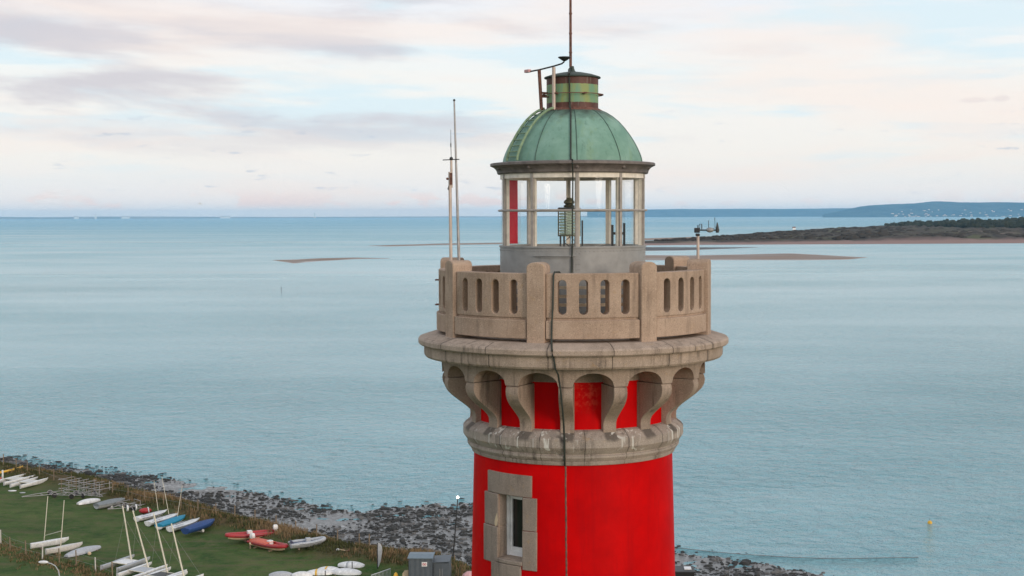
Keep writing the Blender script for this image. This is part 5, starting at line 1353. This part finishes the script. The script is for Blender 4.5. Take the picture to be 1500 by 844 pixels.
# shed and yard
p = ground(553, 836, 0); o = thing('feather_banner', 'pale grey feather banner on a dark pole near the shed', 'banner', p)
zt = at_y(553, 795, p.y).z; mb = MB(); mb.tube([(0, 0, 0), (0, 0, zt)], .05, 8); mb.build('pole', M['dark'], o)
mb = MB(); prof = [(.06, .35), (.28, 1.0), (.42, 2.0), (.40, zt - 0.4), (.24, zt - .1), (.06, zt)]
mb.loft([[Vector((.05, y, z)), Vector((.05 + w, y + .25 * w, z))] for w, z in prof for y in (0,)], closed=False); fl = mb.build('cloth', M['palegrey'], o, 0, recalc=False)
sm = fl.modifiers.new('thickness', 'SOLIDIFY'); sm.thickness = .02
def shed():
    a, b = ground(599, 868, 0), ground(633, 868, 0); fy = a.y; ztop_f = at_y(616, 818.5, fy).z; w = b.x - a.x
    o = thing('storage_shed', 'grey ribbed metal shed with a red and white notice', 'shed', a)
    dpt = 2.1; zr_ = ztop_f
    def ribbed(mb, p0, p1, z0, z1, step=.22):
        d = (p1 - p0); L = d.length; d.normalize(); nrm = Vector((d.y, -d.x, 0)); n = max(2, int(L / step)); top = []; bot = []
        vs = []
        for i in range(n + 1):
            q = p0 + d * (L * i / n) + nrm * (.03 if i % 2 else 0.0); vs += [Vector((q.x, q.y, z0)), Vector((q.x, q.y, z1))]
        mb.add(vs, [(2 * i, 2 * i + 2, 2 * i + 3, 2 * i + 1) for i in range(n)])
    P0, P1, P2, P3 = Vector((0, 0, 0)), Vector((w, 0, 0)), Vector((w, dpt, 0)), Vector((0, dpt, 0))
    mb = MB()
    for u, v in ((P0, P1), (P1, P2), (P2, P3), (P3, P0)): ribbed(mb, u, v, 0, zr_ - .02)
    mb.build('wall', M['shed'], o, 0, recalc=False)
    mb = MB(); mb.loft([[Vector((-.1, y, z)), Vector((w + .1, y, z)), Vector((w + .1, y, z + .08)), Vector((-.1, y, z + .08))] for y, z in ((-.12, zr_), (dpt * .5, zr_ + .12), (dpt + .12, zr_ + .02))]); mb.build('roof', M['shed_roof'], o, 0)
    sx = w * .68; sz = at_y(622, 826.5, fy).z
    mb = MB(); mb.box((sx, -.05, sz), (.5, .03, .42)); sg = mb.build('notice', M['white'], o, 0)
    mb = MB()
    for cx_ in (-.09, .09): mb.lathe([(.04, 0), (.075, 0)], 14)
    mb = MB()
    for cx_ in (-.10, .09): mb.tube([(sx + cx_ + .07 * math.cos(q), -.075, sz + .09 * math.sin(q)) for q in lspace(0, 2 * math.pi, 13)], .02, 5, cap=False)
    mb.box((sx, -.072, sz + .005), (.06, .012, .03)); mb.build('lettering', M['redmark'], sg, 0)
    # lower grey box beside it
    a2, b2 = ground(633.5, 866, 0), ground(657, 866, 0); w2 = b2.x - a2.x; z2 = at_y(640, 825, a2.y).z
    o2 = thing('storage_container', 'lower grey metal store joined close to the right of the ribbed shed', 'container', a2 + Vector((.06, 0, 0)))
    mb = MB(); mb.box((w2 / 2, 1.3, z2 / 2), (w2, 2.6, z2)); mb.build('body', M['shed'], o2, 0, .03)
    for i in range(2): mb = MB(); mb.box((w2 * (.27 + .46 * i), -.02, z2 * .48), (w2 * .42, .03, z2 * .86)); dd = mb.build('door', M['shed'], o2, 0, .01); m2 = MB(); m2.tube([(w2 * (.43 + .14 * i), -.05, z2 * .2), (w2 * (.43 + .14 * i), -.05, z2 * .8)], .025, 6); m2.build('locking_bar', M['steel'], dd)
    mb = MB(); mb.loft([[Vector((-.06, y, z2 + .02 + .05 * (y > 1))), Vector((w2 + .06, y, z2 + .12)), Vector((w2 + .06, y, z2 + .18)), Vector((-.06, y, z2 + .08))] for y in (-.08, 1.3, 2.68)]); mb.build('lid', M['shed'], o2, 0)
shed()
# crowd barrier
a, b = ground(544, 862, 0), ground(572, 852, 0); o = thing('metal_railing', 'grey metal railing with close upright bars left of the shed', 'railing', a); d = b - a; zt = 1.25
mb = MB(); mb.tube([Vector((0, 0, zt)), d + Vector((0, 0, zt))], .045, 6); mb.build('top_rail', M['palegrey'], o)
mb = MB(); mb.tube([Vector((0, 0, .25)), d + Vector((0, 0, .25))], .035, 6); mb.build('bottom_rail', M['palegrey'], o)
for k in range(15): mb = MB(); mb.tube([d * (k / 14) + Vector((0, 0, .0 if k in (0, 14) else .25)), d * (k / 14) + Vector((0, 0, zt))], .025, 5); mb.build('bar', M['palegrey'], o)
p = ground(580, 862, 0); o = thing('yellow_bollard', 'yellow bollard between railing and shed', 'bollard', p); zt = at_y(580, 838, p.y).z
mb = MB(); mb.lathe([(.34, 0), (.30, zt * .6), (.16, zt * .9), (0, zt)], 14); mb.build('body', M['yellow'], o); mb = MB(); mb.lathe([(.45, 0), (.45, .08), (.3, .1)], 14); mb.build('base', M['dark'], o)
p = ground(595, 866, 0); zt = at_y(595, 836, p.y).z; o = thing('sandwich_board', 'cream board leaning against the left wall of the shed', 'board', p)
mb = MB(); mb.add([(-.35, 0, 0), (.28, 0, 0), (.28, .15, zt), (-.15, .15, zt - .02), (-.35, .13, zt - .3)] + [(-.35, .05, 0), (.28, .05, 0), (.28, .2, zt), (-.15, .2, zt - .02), (-.35, .18, zt - .3)], [(0, 1, 2, 3, 4), (9, 8, 7, 6, 5)] + [(i, (i + 1) % 5, 5 + (i + 1) % 5, 5 + i) for i in range(5)]); mb.build('panel', M['cream'], o, 0)
mb = MB(); mb.box((0, .25, zt * .4), (.06, .2, zt * .8)); mb.build('prop', M['wood'], o, 0)
p = ground(688, 866, 0); zt = at_y(688, 837, p.y).z; o = thing('parasol', 'pale pink parasol at the left foot of the red tower', 'parasol', p)
mb = MB(); mb.tube([(0, 0, 0), (0, 0, zt - .05)], .03, 6); mb.build('pole', M['dark'], o); mb = MB(); mb.lathe([(.75, zt - .55), (.62, zt - .25), (.3, zt - .04), (0, zt)], 8); mb.build('canopy', M['pink'], o, 0, recalc=False)
# dark hut right of the tower
a, b = ground(990, 866, 0), ground(1017, 866, 0); zt = at_y(1004, 838, a.y).z; w = b.x - a.x
o = thing('flat_roofed_hut', 'dark flat roofed hut with a white hatch right of the tower foot', 'hut', a)
mb = MB(); mb.box((w / 2, 1.0, zt / 2 - .06), (w, 2.0, zt - .12)); mb.build('wall', M['black'], o, 0, .02); mb = MB(); mb.box((w / 2, 1.0, zt - .02), (w + .2, 2.2, .16)); rf = mb.build('roof', M['dark'], o, 0, .02)
mb = MB(); mb.box((w * .68, 1.0, zt + .12), (w * .38, .9, .10)); mb.build('hatch', M['white'], rf, 0, .01)

# lamps
p = ground(661.5, 818, 0); zt = at_y(670.5, 730, p.y); o = thing('street_lamp', 'slim black lamp post with a glowing white globe before the stony shore', 'street lamp', (p.x, p.y, land(p.x, p.y)[0]))
tv = zt - Vector(o.location); mb = MB(); mb.tube([(0, 0, 0), (0.02, 0, .8), (tv.x * .5, 0, tv.z * .5), (tv.x, 0, tv.z)], [.12, .075, .06, .05], 8); mb.build('post', M['black'], o)
mb = MB(); mb.ball((tv.x, 0, tv.z + .10), .15, n=12, m=8); mb.build('globe', M['lamp'], o)
p = ground(88, 935, 0); o = thing('street_lamp', 'white headed street lamp with a curved arm at the lower left', 'street lamp', p)
q = lambda a, b: at_y(a, b, p.y) - p
mb = MB(); mb.tube([(0, 0, 0), q(88, 860), q(87.5, 846), q(85.5, 836), q(81, 829), q(74.5, 825.5), q(70, 824.8)], [.09, .065, .05, .045, .045, .045, .045], 8); mb.build('post', M['palegrey'], o)
mb = MB(); h = q(63.5, 823.6); mb.ball(h, .43, .20, .13, 12, 8); mb.build('lamp_head', M['white'], o)

# on the water
p = ground(1362, 767, SEA); o = thing('mooring_buoy', 'round yellow buoy floating alone on the right', 'buoy', p)
mb = MB(); mb.lathe([(0, -.15), (.26, -.05), (.29, .12), (.21, .30), (.08, .37), (0, .38)], 16); mb.build('float', M['yellow'], o); mb = MB(); mb.tube([(0, 0, .45), (0, 0, .66)], .03, 6); mb.build('eye', M['dark'], o)
pts = [ground(a, b, SEA + .02) for a, b in ((985, 801), (1006, 804), (1040, 808), (1080, 811.5), (1119, 814), (1160, 816.5), (1202, 818), (1260, 818), (1306, 817), (1345, 816.5))]
tag(MB().tube(pts, .05, 6).build('floating_hose', M['grey']), 'long dark line curving over the water right of the tower', 'line')
p = ground(412, 429, SEA); o = thing('sea_marker', 'lone thin stake rising from open water left of the tower', 'stake', p)
mb = MB(); mb.tube([(0, 0, -1), (0, 0, 2.6)], .10, 6); mb.build('stake', M['dark'], o); mb = MB(); mb.box((0, 0, 2.5), (.5, .1, .35)); mb.build('topmark', M['dark'], o, 0)
# gull
g0 = at_dist(293, 298.5, 260); o = thing('gull', 'tiny gull flying above the left horizon', 'gull', g0, .4)
mb = MB(); mb.loft([[Vector((x, r * math.cos(q), r * math.sin(q))) for q in lspace(0, 5.236, 6)] for x, r in ((-.28, .01), (-.15, .045), (0, .07), (.12, .06), (.2, .035), (.26, .03), (.31, .008))])
for s in (-1, 1): mb.loft([[Vector((x0, s * y, z)), Vector((x1, s * y, z)), Vector((x1, s * y, z - .012)), Vector((x0, s * y, z - .012))] for y, x0, x1, z in ((.04, -.07, .09, .03), (.25, -.03, .12, .12), (.45, -.08, .04, .10), (.66, -.14, -.10, .06))])
mb.build('body', M['offwhite'], o, 40)

# ------------------------------------------------------------------ sea air
mb = MB(); mb.box((0, 0, 117.5), (92000, 92000, 252)); hz = mb.build('haze', [], None, 0); struct(hz, 'stuff')
m = bpy.data.materials.new('sea_air'); m.use_nodes = True; m.node_tree.nodes.clear()
ho = m.node_tree.nodes.new('ShaderNodeOutputMaterial'); hv = m.node_tree.nodes.new('ShaderNodeVolumePrincipled')
hv.inputs['Color'].default_value = (0.45, 0.75, 1.0, 1); hv.inputs['Density'].default_value = 2.2e-5
m.node_tree.links.new(hv.outputs[0], ho.inputs['Volume']); hz.data.materials.append(m)
